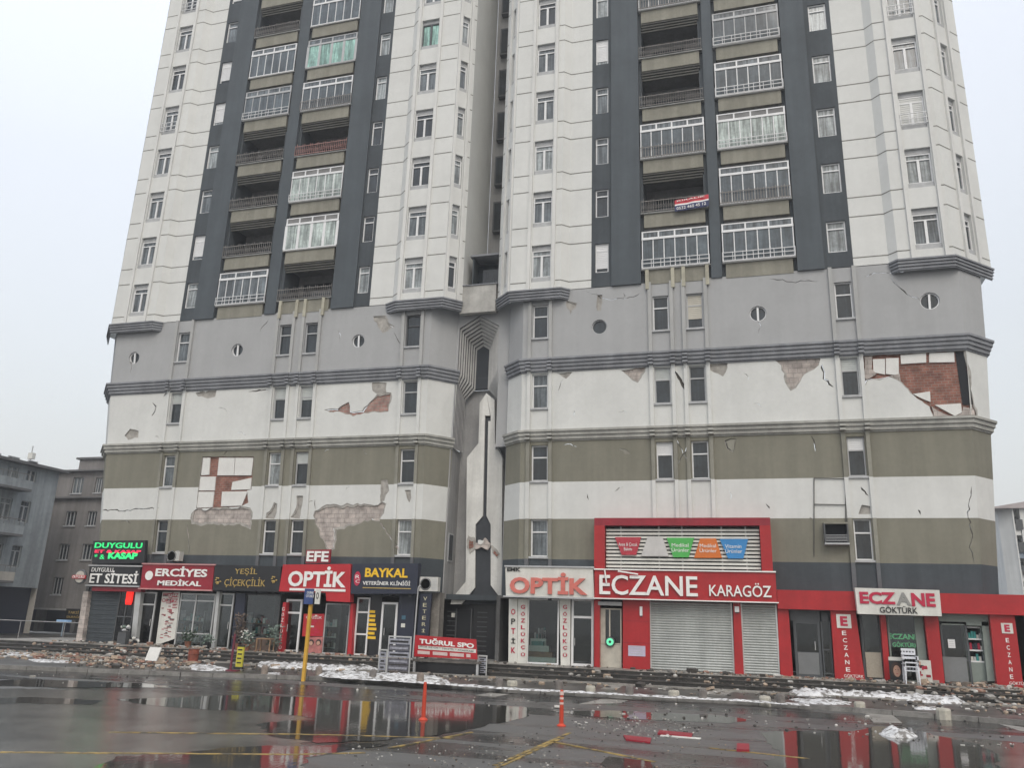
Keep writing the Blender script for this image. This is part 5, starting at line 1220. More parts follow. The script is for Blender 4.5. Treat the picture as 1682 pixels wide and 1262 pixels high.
for i, (x, y, wd, hh, lab) in enumerate(((318, 1040, 1.3, 1.1, 'dim shelf of pale boxes inside the medical shop window'), (430, 1035, 1.2, .9, 'dim flower shelf inside the florist window'), (553, 1050, 1.0, 1.2, 'pale eyewear shelf inside the red optician window'), (205, 1020, .6, 1.3, 'dim shelf inside the butcher window'))):
    T = thing('display_shelf', lab, 'shelf', (P(x, y, 33.9)[0], 33.9, .3), 'shelves inside the shop windows'); cx = P(x, y, 33.8)[0]; mb = MB()
    for z in (.5, .95, 1.4): mb.box(cx-wd/2, cx+wd/2, 33.5, 33.9, z, z+.04, [FRAMEG, WOOD, CTR, FRAMEG][i])
    mb.box(cx-wd/2-.04, cx-wd/2, 33.5, 33.9, .303, 1.9, FRAMEG); mb.box(cx+wd/2, cx+wd/2+.04, 33.5, 33.9, .303, 1.9, FRAMEG); mb.build('rack', T); rr = random.Random(i+50); mb = MB()
    for z in (.541, .991, 1.441):
        x_ = cx-wd/2+.03
        while x_ < cx+wd/2-.14: w2 = rr.uniform(.05, .13); mb.box(x_, x_+w2, 33.52, 33.7, z, z+rr.uniform(.1, .32), rr.choice([WSIGN, CTR, PRINTC, FRAMEG, TEAL, SKINN, FRAME])); x_ += w2+rr.uniform(.01, .08)
    mb.build('goods', T)
# ------------------------------------------------------------------ posters, chair by the corner pharmacy
YH = 32.2
T = thing('poster_stand', 'advertising board with a portrait photo leaning by the corner pharmacy window', 'poster', (P(1472, 1110, YH)[0], YH, .3))
x0, x1 = P(1461, 1100, YH)[0], P(1484, 1100, YH)[0]; z1 = P(1472, 1086, YH)[1]; mb = MB(); mb.box(x0, x1, YH, YH+.05, .302, z1, BLACKB); mb.box(x0, x1, YH-.02, YH+.06, z1, z1+.12, WSIGN); mb.build('board', T)
mb = MB(); cx, cz = (x0+x1)/2, .302+(z1-.3)*.55
def ell(cx, cz, a, b, y, m, n=18): mb.add([(cx+a*math.cos(2*math.pi*i/n), y, cz+b*math.sin(2*math.pi*i/n)) for i in range(n)], [tuple(range(n))], m)
ell(cx, cz+.02, .17, .26, YH-.004, mat('printed_hair', (.05, .03, .025), .6, .2)); ell(cx+.01, cz-.02, .115, .19, YH-.008, SKIN); ell(cx-.035, cz+.02, .022, .010, YH-.011, BLET); ell(cx+.055, cz+.02, .022, .010, YH-.011, BLET); ell(cx+.01, cz-.11, .035, .010, YH-.011, CRIM); mb.build('portrait', T)
T = thing('poster_stand', 'white and red advertising board behind the plastic chairs', 'poster', (P(1518, 1110, YH)[0], YH, .3))
x0, x1 = P(1507, 1100, YH+.1)[0], P(1530, 1100, YH+.1)[0]; mb = MB(); mb.box(x0, x1, YH+.1, YH+.15, .302, z1+.05, WSIGN); mb.build('board', T)
mb = MB(); rr = random.Random(5)
for i in range(12): a = rr.uniform(x0, x1-.15); c = rr.uniform(.35, z1-.1); mb.box(a, a+rr.uniform(.05, .15), YH+.094-.0004*i, YH+.099, c, c+rr.uniform(.04, .12), rr.choice([CRIM, REDD, BLACKB, SKIN]))
mb.build('print', T)
def plastic_chair(label, x, y, z, top=True):
    PL = mat('white_plastic', (.62, .64, .68), .4, .06, 2)
    T = thing('plastic_chair', label, 'chair', (x, y, z), 'stacked white plastic chairs'); s = .22
    mb = MB(); mb.box(x-s, x+s, y-s, y+s, z+.41, z+.445, PL); mb.build('seat', T)
    mb = MB(); 
    for i in range(5): xx = x-s+.02+i*.095; mb.box(xx, xx+.05, y+s-.02, y+s+.03, z+.445, z+.84, PL)
    mb.box(x-s, x+s, y+s-.03, y+s+.04, z+.80, z+.88, PL); mb.build('backrest', T)
    for a in (-1, 1):
        for b in (-1, 1): mb = MB(); mb.tube((x+a*s, y+b*s, z), (x+a*(s-.03), y+b*(s-.03), z+.41), .022, PL, 6, .03); mb.build('leg', T)
        mb = MB(); mb.box(x+a*s-.02, x+a*s+.02, y-s, y+s, z+.62, z+.65, PL); mb.box(x+a*s-.02, x+a*s+.02, y-s, y-s+.04, z+.445, z+.62, PL); mb.build('armrest', T)
cx = P(1497, 1110, 31.7)[0]
for i in range(3): plastic_chair(('lowest white plastic chair of the stack by the corner pharmacy', 'middle white plastic chair of the stack by the corner pharmacy', 'top white plastic chair of the stack by the corner pharmacy')[i], cx, 31.7, .303+i*.13)

# ------------------------------------------------------------------ street furniture
def ground_box(T, name, *a): mb = MB(); mb.box(*a); return mb.build(name, T)
def delineator(label, x, y, ytop, bands=True):
    gx, gy = G(x, y); h = P(x, ytop, gy)[1]-ZR; T = thing('delineator_post', label, 'traffic post', (gx, gy, ZR), 'orange traffic posts on the asphalt')
    mb = MB(); mb.lathe((gx, gy, ZR), [(.10, .002), (.10, .02), (.06, .05), (.05, .06)], ORANGE, 20); mb.build('foot', T)
    mb = MB(); mb.lathe((gx, gy, ZR), [(.048, .061), (.044, h*.55), (.036, h*.97), (.028, h)], ORANGE, 20); p = mb.build('tube', T, smooth=False)
    for a, b in ((.60, .66), (.74, .80), (.86, .96)) if bands else (): mb = MB(); mb.lathe((gx, gy, ZR), [(.0475, h*a), (.0455, h*b)], REFL, 20); mb.build('reflective_band', p)
delineator('orange flexible traffic post with pale bands standing near the end of a yellow line', 922, 1194, 1134)
delineator('orange flexible traffic post standing in the big puddle', 695, 1184, 1121, False)
gx, gy = G(498, 1120); T = thing('bus_stop', 'yellow bus stop pole with blue plate and white timetable', 'bus stop', (gx, gy, ZR))
zt = P(510, 990, gy)[1]; mb = MB(); mb.box(gx-.05, gx+.05, gy-.05, gy+.05, ZR+.001, zt, YEL); mb.build('pole', T)
a, b = P(501, 993, gy), P(518, 968, gy); mb = MB(); mb.box(a[0], b[0], gy-.11, gy-.06, a[1], b[1], mat('blue_plate2', (.04, .07, .20), .4, .1)); p_ = mb.build('blue_plate', T); tx('DURAK\nOTOBÜS', (503, 972, 516, 982), gy-.111, WLET, p_, ext=.006)
a, b = P(519, 993, gy), P(529, 969, gy); mb = MB(); mb.box(a[0], b[0], gy-.11, gy-.06, a[1], b[1], WSIGN); p_ = mb.build('timetable', T); mb = MB(); c = (a[0]+b[0])/2; ell(c, (a[1]+b[1])/2+.03, .05, .11, gy-.113, BLACKB); ell(c, (a[1]+b[1])/2+.03, .025, .07, gy-.116, WSIGN); mb.build('pictogram', p_)
gx, gy = G(392, 1100, ZP); T = thing('pavement_sign', 'small yellow and black advertising stand on the pavement before the florist', 'sign stand', (gx, gy, ZP))
z1 = P(392, 1063, gy)[1]; mb = MB(); mb.box(gx-.13, gx+.13, gy-.04, gy+.04, ZP+.08, z1, mat('acid_yellow', (.52, .47, .05), .5, .15, 4)); mb.build('board', T)
mb = MB(); mb.box(gx-.15, gx+.15, gy-.06, gy+.06, ZP+.001, ZP+.079, BLACKB); mb.box(gx-.13, gx+.13, gy-.045, gy+.045, z1+.001, z1+.05, BLACKB); mb.build('frame', T)
mb = MB()
for i in range(4): mb.box(gx-.09, gx+.09, gy-.045, gy-.0405, ZP+.2+.15*i, ZP+.25+.15*i, BLET)
mb.build('print', T)
gx2, gy2 = G(378, 1103, ZP); T = thing('post', 'short dark red post beside the yellow pavement stand', 'post', (gx2, gy2, ZP)); mb = MB(); mb.tube((gx2, gy2, ZP+.001), (gx2+.02, gy2, 1.15), .04, mat('maroon_paint', (.16, .03, .05), .6, .2)); mb.build('shaft', T); mb = MB(); mb.box(gx2-.12, gx2+.32, gy2-.12, gy2+.12, ZP+.0005, ZP+.04, mat('maroon_paint', (1, 1, 1))); mb.build('foot', T)
gx, gy = G(316, 1090, ZP); T = thing('barrel', 'rusty red barrel among the rubble before the medical shop', 'barrel', (gx, gy, ZP)); h = P(316, 1066, gy)[1]-ZP
mb = MB(); mb.lathe((gx, gy, ZP), [(.20, .005), (.22, .03), (.20, .08), (.205, .33), (.22, .35), (.205, .37), (.20, h-.03), (.22, h)], mat('rusty_barrel', (.24, .07, .045), .7, .4, 5), 20); mb.build('drum', T); mb = MB(); mb.lathe((gx, gy, ZP), [(.19, h-.02), (.19, h+.001)], RUSTY, 20); mb.build('lid', T)
gx, gy = G(247, 1086, .1); T = thing('white_board', 'square white foam board propped upright on the rubble', 'board', (gx, gy, .1)); z1 = P(247, 1064, gy)[1]; w2 = P(257, 1075, gy)[0]-P(238, 1075, gy)[0]
mb = MB(); mb.add([(gx-w2/2, gy, .1), (gx+w2/2, gy, .1), (gx+w2/2+.02, gy+.15, z1), (gx-w2/2+.02, gy+.15, z1), (gx-w2/2, gy+.05, .1), (gx+w2/2, gy+.05, .1), (gx+w2/2+.02, gy+.20, z1), (gx-w2/2+.02, gy+.20, z1)], [(0, 1, 2, 3), (5, 4, 7, 6), (3, 2, 6, 7), (1, 5, 6, 2), (4, 0, 3, 7)], FOAM); mb.build('sheet', T)
# news / advert boards and the red sport shop banner
PRN = mat('grey_print', (.11, .11, .13), .6, .5, 14); PRW = mat('pale_print', (.30, .31, .36), .6, .3, 10)
def rack(label, px, z, rows, seed, dark=False):
    bx = (px[3][0]+px[2][0])/2; by = (px[3][1]+px[2][1])/2; gx, gy = G(bx, by, z); T = thing('advert_rack', label, 'advert board', (gx, gy, z))
    x0, x1 = P(px[3][0], by, gy)[0], P(px[2][0], by, gy)[0]; z1 = P((px[0][0]+px[1][0])/2, (px[0][1]+px[1][1])/2, gy)[1]
    mb = MB()
    for x in (x0, x1-.04): mb.box(x, x+.04, gy, gy+.04, z+.001, z1, ALU)
    mb.box(x0+.04, x1-.04, gy, gy+.04, z1-.05, z1, ALU); mb.build('frame', T); rr = random.Random(seed); h = (z1-.08-z-.08)/rows
    for i in range(rows):
        a = z+.08+h*i; mb = MB(); m = rr.choice([PRN, PRW]) if dark else PRW; mb.box(x0+.045, x1-.045, gy-.02, gy+.02, a+.02, a+h-.02, m); pl = mb.build('plate', T)
        mb = MB(); mb.box(x0+.10, x1-.10, gy-.026, gy-.0205, a+h*.35, a+h*.65, BLET if m is PRW else PRW)
        mb.build('print', pl)
    return T
rack('tall grey rack of advert plates left of the red sport shop banner', [(639, 1045), (676, 1046), (672, 1108), (634, 1107)], ZP, 5, 1, True)
rack('narrow white rack of notices at the left end of the advert row', [(621, 1067), (636, 1067), (634, 1106), (620, 1106)], ZP, 3, 2)
rack('narrow white rack of notices at the right end of the advert row', [(783, 1077), (802, 1077), (799, 1111), (783, 1111)], ZP, 4, 3)
rack('low white rack right of the sport shop banner, against the dark entrance', [(783, 1050), (812, 1053), (812, 1078), (784, 1078)], .30, 2, 4)
gxs, gys = G(735, 1110, ZP); YB = gys+.3
T = thing('market_stall', 'low dark covered stall under the red sport shop banner', 'stall', (gxs, YB, ZP)); x0, x1 = P(677, 1100, YB)[0], P(786, 1100, YB)[0]; zt = P(735, 1086, YB)[1]
mb = MB(); mb.box(x0, x1, YB, YB+1.2, zt-.08, zt, mat('dirty_board', (.13, .12, .11), .8, .4, 3)); mb.build('counter', T)
mb = MB(); mb.box(x0+.05, x1-.05, YB+.1, YB+1.1, ZP+.002, zt-.081, BLACKB)
mb.build('body', T)
for x in (x0+.02, x1-.1): mb = MB(); mb.box(x, x+.08, YB+.01, YB+.09, ZP+.001, zt-.081, FRAMEG); mb.build('leg', T)
T = thing('banner', 'red sport shop banner with white capitals propped on the dark stall', 'banner', (gxs, YB, zt)); q = PP([(682, 1044), (782, 1051), (784, 1084), (680, 1079)], YB+.2)
mb = MB(); mb.prism(q, YB+.2, YB+.24, REDB); mb.build('board', T)
def sl(r, z): pass
tx('TUĞRUL SPO', (689, 1049, 779, 1059.5), YB+.195, WLET, T, bold=.04, slope=-.045, ext=.008)
mb = MB()
def strip(xa, xb, ya, yb, m, y):
    pa = PP([(xa, ya+(xa-690)*.07), (xb, ya+(xb-690)*.07), (xb, yb+(xb-690)*.07), (xa, yb+(xa-690)*.07)], y); mb.prism(pa, y-.008, y-.001, m)
strip(687, 782, 1061, 1067, WSIGN, YB+.2)
for a, b in ((686, 706), (711, 735), (739, 762), (766, 773)): strip(a, b, 1069.5, 1075, mat('pale_pink', (.60, .48, .46), .5, .1), YB+.2)
mb.build('white_strips', T); tx('SPOR GİYİM * TEKSTİL * AYAKKABI', (689, 1062, 778, 1065.5), YB+.19, BLET, T, ext=.004, slope=-.045)
# kerb stones
ORD = ['first', 'second', 'third', 'fourth', 'fifth', 'sixth', 'seventh', 'eighth', 'ninth', 'tenth', 'eleventh', 'twelfth', 'thirteenth', 'fourteenth', 'fifteenth', 'sixteenth']
bl = [(434, 1108, 0), (498, 1113, 0), (523, 1110, 0), (612, 1116, 0), (690, 1121, 0), (820, 1131, 0), (841, 1134, 1), (918, 1134, 0), (970, 1143, 1), (1034, 1144, 0), (1107, 1151, 1), (1155, 1150, 0), (1257, 1161, 1), (1283, 1158, 0), (1413, 1171, 1), (1551, 1183, 1)]
for i, (x, y, lt) in enumerate(bl):
    gx, gy = G(x, y, ZP if not lt else ZR); z = ZP if not lt else ZR; s = .15 if lt else .12
    T = thing('kerb_bollard', '%s stone block from the left along the kerb, a %s one' % (ORD[i], 'pale square' if lt else 'brown rounded'), 'bollard', (gx, gy, z), 'stone blocks along the kerb')
    mb = MB(); h = .28 if lt else .30
    if lt:
        k = .03; rr = random.Random(i); w3 = s*.9+rr.uniform(-.015, .02)
        mb.lathe((gx, gy, z), [(w3*1.2, .001), (w3*1.2, h-.05), (w3*1.05, h), (.02, h+.01)], STONE, 8)
    else: mb.lathe((gx, gy, z), [(s, .001), (s*1.02, h*.5), (s*.95, h*.8), (s*.6, h*.97), (.02, h)], STONED if i % 2 else mat('brown_stone', (.26, .22, .19), .9, .3, 5, 0, .6), 14)
    mb.build('stone', T)
# red broken boards on the asphalt
def debris(label, px, h, m, z=-.22, tilt=0):
    p = [G(x, y, z) for x, y in px]; T = thing('broken_board', label, 'debris', (p[0][0], p[0][1], z)); mb = MB()
    n = len(p); vs = [(x, y, z+.004+(tilt if i in (1, 2) else 0)) for i, (x, y) in enumerate(p)]+[(x, y, z+h+(tilt if i in (1, 2) else 0)) for i, (x, y) in enumerate(p)]
    mb.add(vs, [(3, 2, 1, 0), (4, 5, 6, 7)]+[(i, (i+1) % 4, 4+(i+1) % 4, 4+i) for i in range(4)], m); mb.build('board', T)
debris('long red broken plastic strip with a white edge lying on the asphalt', [(1080, 1208), (1136, 1213), (1138, 1208), (1083, 1203)], .035, REDD)
debris('dark red broken board lying flat before the long red strip', [(1028, 1218), (1068, 1223), (1070, 1216), (1024, 1211)], .035, REDD)
debris('small dark red block of debris near the right yellow line', [(1210, 1236), (1231, 1237), (1231, 1227), (1211, 1226)], .05, REDD)
debris('white edge strip beside the red broken strip', [(1084, 1211), (1150, 1216), (1152, 1214), (1086, 1209)], .015, WSIGN)

# ------------------------------------------------------------------ snow and rubble
def snow(px, z, h, seed, name='snow_patch', step=.11):
    poly = jag([G(x, y, z) for x, y in px], .06, .18, seed); rr = random.Random(seed)
    x0, x1 = min(p[0] for p in poly), max(p[0] for p in poly); y0, y1 = min(p[1] for p in poly), max(p[1] for p in poly); vs = [Vector(p) for p in poly]; nb = len(poly)
    x = x0
    while x < x1:
        y = y0
        while y < y1:
            q = (x+rr.uniform(-.03, .03), y+rr.uniform(-.03, .03))
            if inside(q, poly): vs.append(Vector(q))
            y += step
        x += step
    rv, re, rf = delaunay_2d_cdt(vs, [(i, (i+1) % nb) for i in range(nb)], [], 0, 1e-5)[:3]
    def ed(p):
        b = 9
        for i in range(nb):
            a, c = poly[i], poly[(i+1) % nb]; dx, dy = c[0]-a[0], c[1]-a[1]; l = dx*dx+dy*dy or 1e-9; t = max(0, min(1, ((p[0]-a[0])*dx+(p[1]-a[1])*dy)/l)); b = min(b, math.hypot(p[0]-a[0]-t*dx, p[1]-a[1]-t*dy))
        return b
    P3 = []
    for v in rv:
        e = ed(v); hh = h*min(1, (e/.25))**.6*(.55+.9*abs(noise.noise(Vector((v[0]*3, v[1]*3, seed))))+.25*noise.noise(Vector((v[0]*11, v[1]*11, seed)))) if e > 1e-4 else 0
        P3.append((v[0], v[1], z+.003+max(0, hh)))
    fs = [tuple(f) for f in rf if inside((sum(rv[i][0] for i in f)/3, sum(rv[i][1] for i in f)/3), poly)]
    mb = MB(); mb.add(P3, fs, SNOW); return mb.build(name, smooth=True)
SN = [([(420, 1093), (450, 1088), (500, 1091), (560, 1096), (620, 1099), (625, 1103), (560, 1103), (480, 1100), (430, 1098)], .14),
      ([(518, 1109), (560, 1106), (640, 1110), (700, 1112), (730, 1117), (740, 1123), (690, 1121), (640, 1118), (560, 1115), (530, 1113)], .12),
      ([(1288, 1136), (1330, 1130), (1380, 1138), (1450, 1137), (1500, 1140), (1580, 1150), (1590, 1159), (1530, 1156), (1450, 1150), (1370, 1146), (1310, 1144)], .18),
      ([(1295, 1150), (1360, 1150), (1400, 1155), (1395, 1159), (1330, 1158)], .07), ([(1500, 1163), (1545, 1164), (1550, 1168), (1505, 1167)], .06),
      ([(310, 1094), (345, 1096), (375, 1099), (372, 1103), (330, 1103), (312, 1101)], .1), ([(45, 1084), (110, 1086), (125, 1090), (60, 1089)], .05), ([(0, 1073), (50, 1074), (52, 1080), (0, 1079)], .06), ([(432, 1106), (460, 1106), (462, 1109), (440, 1109)], .05)]
objs = []
for i, (px, h) in enumerate(SN):
    o = snow(px, ZP, h, 20+i); o['kind'] = 'stuff'
    o['label'] = ['dirty snow strip before the optician shops', 'dirty snow along the kerb before the advert racks', 'broad dirty snow bank before the corner pharmacy', 'thin snow patch at the kerb before the corner pharmacy', 'small snow patch near the right kerb', 'snow lump beside the rusty barrel', 'thin snow strip in front of the left rubble', 'snow patch at the far left pavement', 'small snow spot by the kerb near the bus stop'][i]; o['category'] = 'snow'
kpx = [(560, 1115), (640, 1119), (740, 1126), (835, 1133), (920, 1137), (1000, 1141), (1110, 1147), (1230, 1153), (1330, 1160)]
up = [(x, y-1.2) for x, y in kpx]; lo = [(x, y+1.0) for x, y in kpx[::-1]]
o = snow(up+lo, ZP+.016, .06, 40, step=.08); o['kind'] = 'stuff'; o['label'] = 'thin line of snow lying along the kerb stones'; o['category'] = 'snow'
o = snow([(1445, 1208), (1462, 1213), (1500, 1214), (1508, 1211), (1490, 1206), (1475, 1201), (1455, 1200)], ZR, .17, 50, 'snow_heap', .045); tag(o, 'melting white snow heap standing in water by the kerb', 'snow heap')
def terr_z(x, y):
    ty = interp(x, TY)
    return .30 if y > ty-.02 else (.17 if y > ty-.47 else (.04 if y > ty-.97 else (ZP if y > kerb_y(x)+.02 else ZR)))
def kerb_y(x): return interp(x, KERB)
def gauto(px, py):
    for z in (.30, .17, .04, ZP):
        x, y = G(px, py, z)
        if 0 < y and terr_z(x, y) >= z-.001: return x, y, terr_z(x, y)
    x, y = G(px, py, ZR); return x, y, terr_z(x, y)
def scatter(name, label, px, z, n, cols, smin, smax, seed, mound=0, brick=.5):
    rr = random.Random(seed); poly = px; mb = MB()
    x0, x1 = min(p[0] for p in poly), max(p[0] for p in poly); y0, y1 = min(p[1] for p in poly), max(p[1] for p in poly); k = 0
    while k < n:
        x, y = rr.uniform(x0, x1), rr.uniform(y0, y1)
        if not inside((x, y), poly): continue
        x, y, z = gauto(x, y)
        k += 1; s = rr.uniform(smin, smax)*(1 if rr.random() < .85 else 1.9); zz = z+mound*max(0, noise.noise(Vector((x*.8, y*1.2, seed)))+.35)*rr.random()
        m = rr.choice(cols)
        if rr.random() < brick:
            a = rr.uniform(0, math.pi); b = rr.uniform(-.4, .4); L, W, H = s*rr.uniform(1, 2), s*rr.uniform(.6, 1.1), s*rr.uniform(.25, .7); M3 = Matrix.Rotation(a, 3, 'Z') @ Matrix.Rotation(b, 3, 'X')
            vs = [M3 @ Vector((i*L/2, j*W/2, q*H/2)) for q in (-1, 1) for j in (-1, 1) for i in (-1, 1)]; lo_ = min(v.z for v in vs)
            mb.add([(x+v.x, y+v.y, zz+v.z-lo_+.002) for v in vs], [(0, 2, 3, 1), (4, 5, 7, 6), (0, 1, 5, 4), (2, 6, 7, 3), (0, 4, 6, 2), (1, 3, 7, 5)], m)
        else: mb.rock((x, y, zz+s*.25), s*.5, m, k+seed*1000)
    o = mb.build(name); tag(o, label, 'rubble', kind='stuff'); return o
RB1 = mat('rubble_brick', (.29, .17, .13), .9, .3, 6); RB2 = mat('rubble_tan', (.38, .30, .23), .9, .3, 6); RB3 = mat('rubble_grey', (.30, .29, .27), .9, .3, 6); RB4 = mat('rubble_white', (.52, .51, .48), .8, .2, 6); RB5 = mat('rubble_dark', (.07, .065, .06), .8, .3, 6)
RBM = mat('mud', (.17, .145, .12), .7, .4, 2, 0, .6, 15)
MIX = [RB1, RB1, RB2, RB2, RB2, RB3, RB4, RB5, MORTAR, RBM]
scatter('rubble', 'long bank of brick and plaster rubble before the butcher and medical shops', [(-30, 1070), (140, 1069), (300, 1073), (365, 1080), (345, 1098), (300, 1103), (150, 1097), (90, 1086), (-30, 1082)], ZP, 1000, MIX, .04, .11, 3, .09, .6)
scatter('rubble', 'scattered rubble on the terrace before the left shops', [(150, 1060), (330, 1063), (470, 1076), (620, 1084), (700, 1096), (620, 1094), (380, 1080), (200, 1070)], .30, 190, MIX, .03, .09, 4, .0)
scatter('rubble', 'bank of brick rubble before the corner pharmacy pillars', [(1380, 1118), (1480, 1121), (1580, 1124), (1800, 1130), (1800, 1172), (1600, 1160), (1560, 1146), (1450, 1134), (1385, 1128)], ZP, 560, MIX, .035, .12, 5, .05, .5)
scatter('rubble', 'fallen plaster crumbs under the roller shutters', [(1070, 1104), (1180, 1108), (1290, 1113), (1385, 1117), (1385, 1124), (1280, 1122), (1180, 1118), (1100, 1112)], .30, 330, MIX, .02, .06, 6, .0)
scatter('rubble', 'thin scatter of debris over the right pavement', [(980, 1112), (1290, 1126), (1800, 1150), (1800, 1185), (1290, 1152), (1000, 1134)], ZP, 520, [RB3, RB5, RB5, RBM, RB2, RB4], .03, .11, 7)
scatter('rubble', 'thin scatter of debris over the middle pavement', [(350, 1082), (600, 1094), (980, 1110), (1000, 1132), (700, 1116), (400, 1104)], ZP, 420, [RB3, RB5, RBM, RB2, RB5], .03, .11, 8)
scatter('crumbs', 'white plaster crumbs scattered on the asphalt behind the orange post', [(935, 1188), (960, 1178), (1060, 1178), (1130, 1188), (1170, 1196), (1140, 1218), (1060, 1214), (960, 1204)], ZR, 260, [RB3, RB4, RB3, RB3, RB5], .012, .035, 9, 0, .4)
scatter('crumbs', 'small crumbs and slush pieces in the foreground asphalt', [(560, 1226), (760, 1212), (900, 1200), (930, 1262), (820, 1275), (560, 1270)], ZR, 170, [RB3, RB3, RB4, RB5], .008, .03, 10, 0, .3)
scatter('crumbs', 'small crumbs scattered over the wet road', [(0, 1098), (400, 1108), (900, 1140), (1682, 1190), (1682, 1235), (1200, 1200), (700, 1150), (0, 1120)], ZR, 420, [RB3, RB4, RB5, RB5], .012, .05, 11, 0, .3)
scatter('crumbs', 'fine dark grit over the foreground asphalt', [(880, 1180), (1250, 1190), (1250, 1280), (600, 1280)], ZR, 500, [RB3, RB5, RB5, RB2], .006, .022, 12, 0, .2)

# ------------------------------------------------------------------ plants and goods before the shops
LEAF = mat('leaf_dark', (.035, .06, .035), .6, .3, 6); LEAFG = mat('leaf_grey', (.14, .19, .16), .6, .3, 6)
def plant(label, x, y, h, r, m, pot, seed, flowers=None, Y=None):
    gx, gy = (G(x, y, .3) if Y is None else (P(x, y, Y)[0], Y)); T = thing('potted_plant', label, 'plant', (gx, gy, .3), 'plants before the florist and medical shop'); rr = random.Random(seed)
    mb = MB(); mb.lathe((gx, gy, .3), [(.10, .003), (.15, .26), (.16, .28), (.13, .28), (.12, .25)], pot, 14); mb.build('pot', T)
    mb = MB(); 
    for i in range(9): a = rr.uniform(0, 6.28); mb.tube((gx, gy, .54), (gx+r*.7*math.cos(a)*rr.random(), gy+r*.7*math.sin(a), .3+h*rr.uniform(.6, .95)), .008, m, 4)
    mb.build('stems', T); mb = MB()
    for i in range(int(150*h)):
        a = rr.uniform(0, 6.28); q = r*math.sqrt(rr.random()); c = Vector((gx+q*math.cos(a), gy+q*math.sin(a), .5+(h-.25)*rr.random())); d = Vector((rr.uniform(-1, 1), rr.uniform(-1, 1), rr.uniform(-.4, 1))).normalized(); e = d.orthogonal().normalized()*.035; l = rr.uniform(.08, .17)
        mb.quad(c, c+d*l*.5+e, c+d*l, c+d*l*.5-e, m)
    mb.build('foliage', T)
    if flowers:
        mb = MB()
        for i in range(26): a = rr.uniform(0, 6.28); q = r*rr.random(); mb.rock((gx+q*math.cos(a), gy+q*math.sin(a)-.1, .45+h*rr.uniform(.3, .9)), .045, flowers, i)
        mb.build('flowers', T)
TC = mat('terracotta', (.25, .11, .07), .8, .2)
plant('dark leafy plant in front of the medical shop window', 308, 1062, .75, .30, LEAF, TC, 1, Y=32.2)
plant('grey green plant by the medical shop window edge', 340, 1063, .6, .26, LEAFG, BLACKB, 2, Y=32.2)
plant('tall dry brown plant beside the florist door', 391, 1064, 1.55, .25, mat('dry_leaf', (.13, .10, .08), .8, .3), TC, 3, Y=32.3)
plant('plant with white flowers at the florist window', 405, 1066, .8, .28, LEAFG, TC, 4, WSIGN, Y=32.1)
plant('grey green bush at the right of the florist window', 449, 1066, 1.15, .34, LEAFG, BLACKB, 5, Y=32.2)
T = thing('table', 'low wooden rack standing before the florist plinth', 'table', (P(430, 1066, 31.8)[0], 31.8, .3)); a = P(422, 1060, 31.8)[0]; b = P(445, 1060, 31.8)[0]
mb = MB(); mb.box(a, b, 31.7, 32.1, .82, .86, WOOD); mb.build('tabletop', T)
for x in (a, b-.04):
    for y in (31.72, 32.04): mb = MB(); mb.box(x, x+.04, y, y+.04, .302, .82, WOOD); mb.build('leg', T)
for i, (x, y, s) in enumerate(((203, 1042, .5), (211, 1056, .6))):
    p = P(x, y, 32.3); T = thing('goods_pile', ('upper' if i == 0 else 'lower')+' pile of white wrapped goods beside the butcher window', 'goods', (p[0], 32.3, .3)); mb = MB(); rr = random.Random(i)
    for k in range(10): mb.rock((p[0]+rr.uniform(-.2, .2), 32.3+i*.25+rr.uniform(-.1, .1), (.45 if i else .95)+rr.uniform(-.12, .2)), rr.uniform(.07, .13), rr.choice([WSIGN, FRAMEG, LEAFG, BLACKB]), k+i*40)
    mb.build('bags', T); mb = MB(); mb.box(p[0]-.22, p[0]+.22, 32.2+i*.25, 32.45+i*.25, .303, .36 if i else .85, FRAMED); mb.build('stand', T)

# ------------------------------------------------------------------ neighbours on the left
YN = 50.0
NG = mat('neighbour_grey', (.21, .20, .195), .9, .12, .4, .12, .1); NGD = mat('neighbour_dark', (.14, .14, .145), .9, .15, .5, .1)
T = thing('office_block', 'plain dark grey block with white framed windows behind the butcher corner', 'building', (-47, YN, 0))
fl = flat(YN); xl = -56.0; xr = -36.0; ztop = P(120, 776, YN)[1]
wins = []
for row in ([(114, 784, 141, 811), (152, 785, 172, 810), (182, 786, 205, 810)], [(103, 840, 129, 864), (139, 840, 162, 864), (172, 840, 195, 864)], [(92, 894, 117, 920), (130, 894, 156, 920)], [(82, 949, 107, 977)]):
    for a, b, c, d in row:
        p, q = P(a+2, d, YN), P(c, b, YN); xm = (P((a+c)/2, (b+d)/2, YN)[0]); w2 = abs(q[0]-p[0])*.5; wins.append((xm-w2*.9, xm+w2*.9, p[1], q[1]))
zg = P(90, 1000, YN)[1]
mb = MB(); panel(mb, rect(xl, xr, zg, ztop), [(rect(*w_), .2, None) for w_ in wins], NG, fl)
mb.box(xl, xl+.01, YN+.01, YN+12, zg, ztop, NG); mb.box(xr-.3, xr, YN+.01, YN+12, 0, ztop, NG); mb.box(xl, xr-.31, YN+.3, YN+12, ztop-.3, ztop-.01, NG)
mb.build('wall', T)
mb = MB(); z = P(120, 817, YN)[1]; mb.box(xl-.15, xr, YN-.30, YN-.001, z-.12, z, NGD); mb.box(xl-.2, xr, YN-.4, YN-.001, ztop, ztop+.12, NGD); mb.box(xl-.1, xr, YN-.5, YN-.001, zg-.12, zg, W_PORTAL); mb.build('ledge', T)
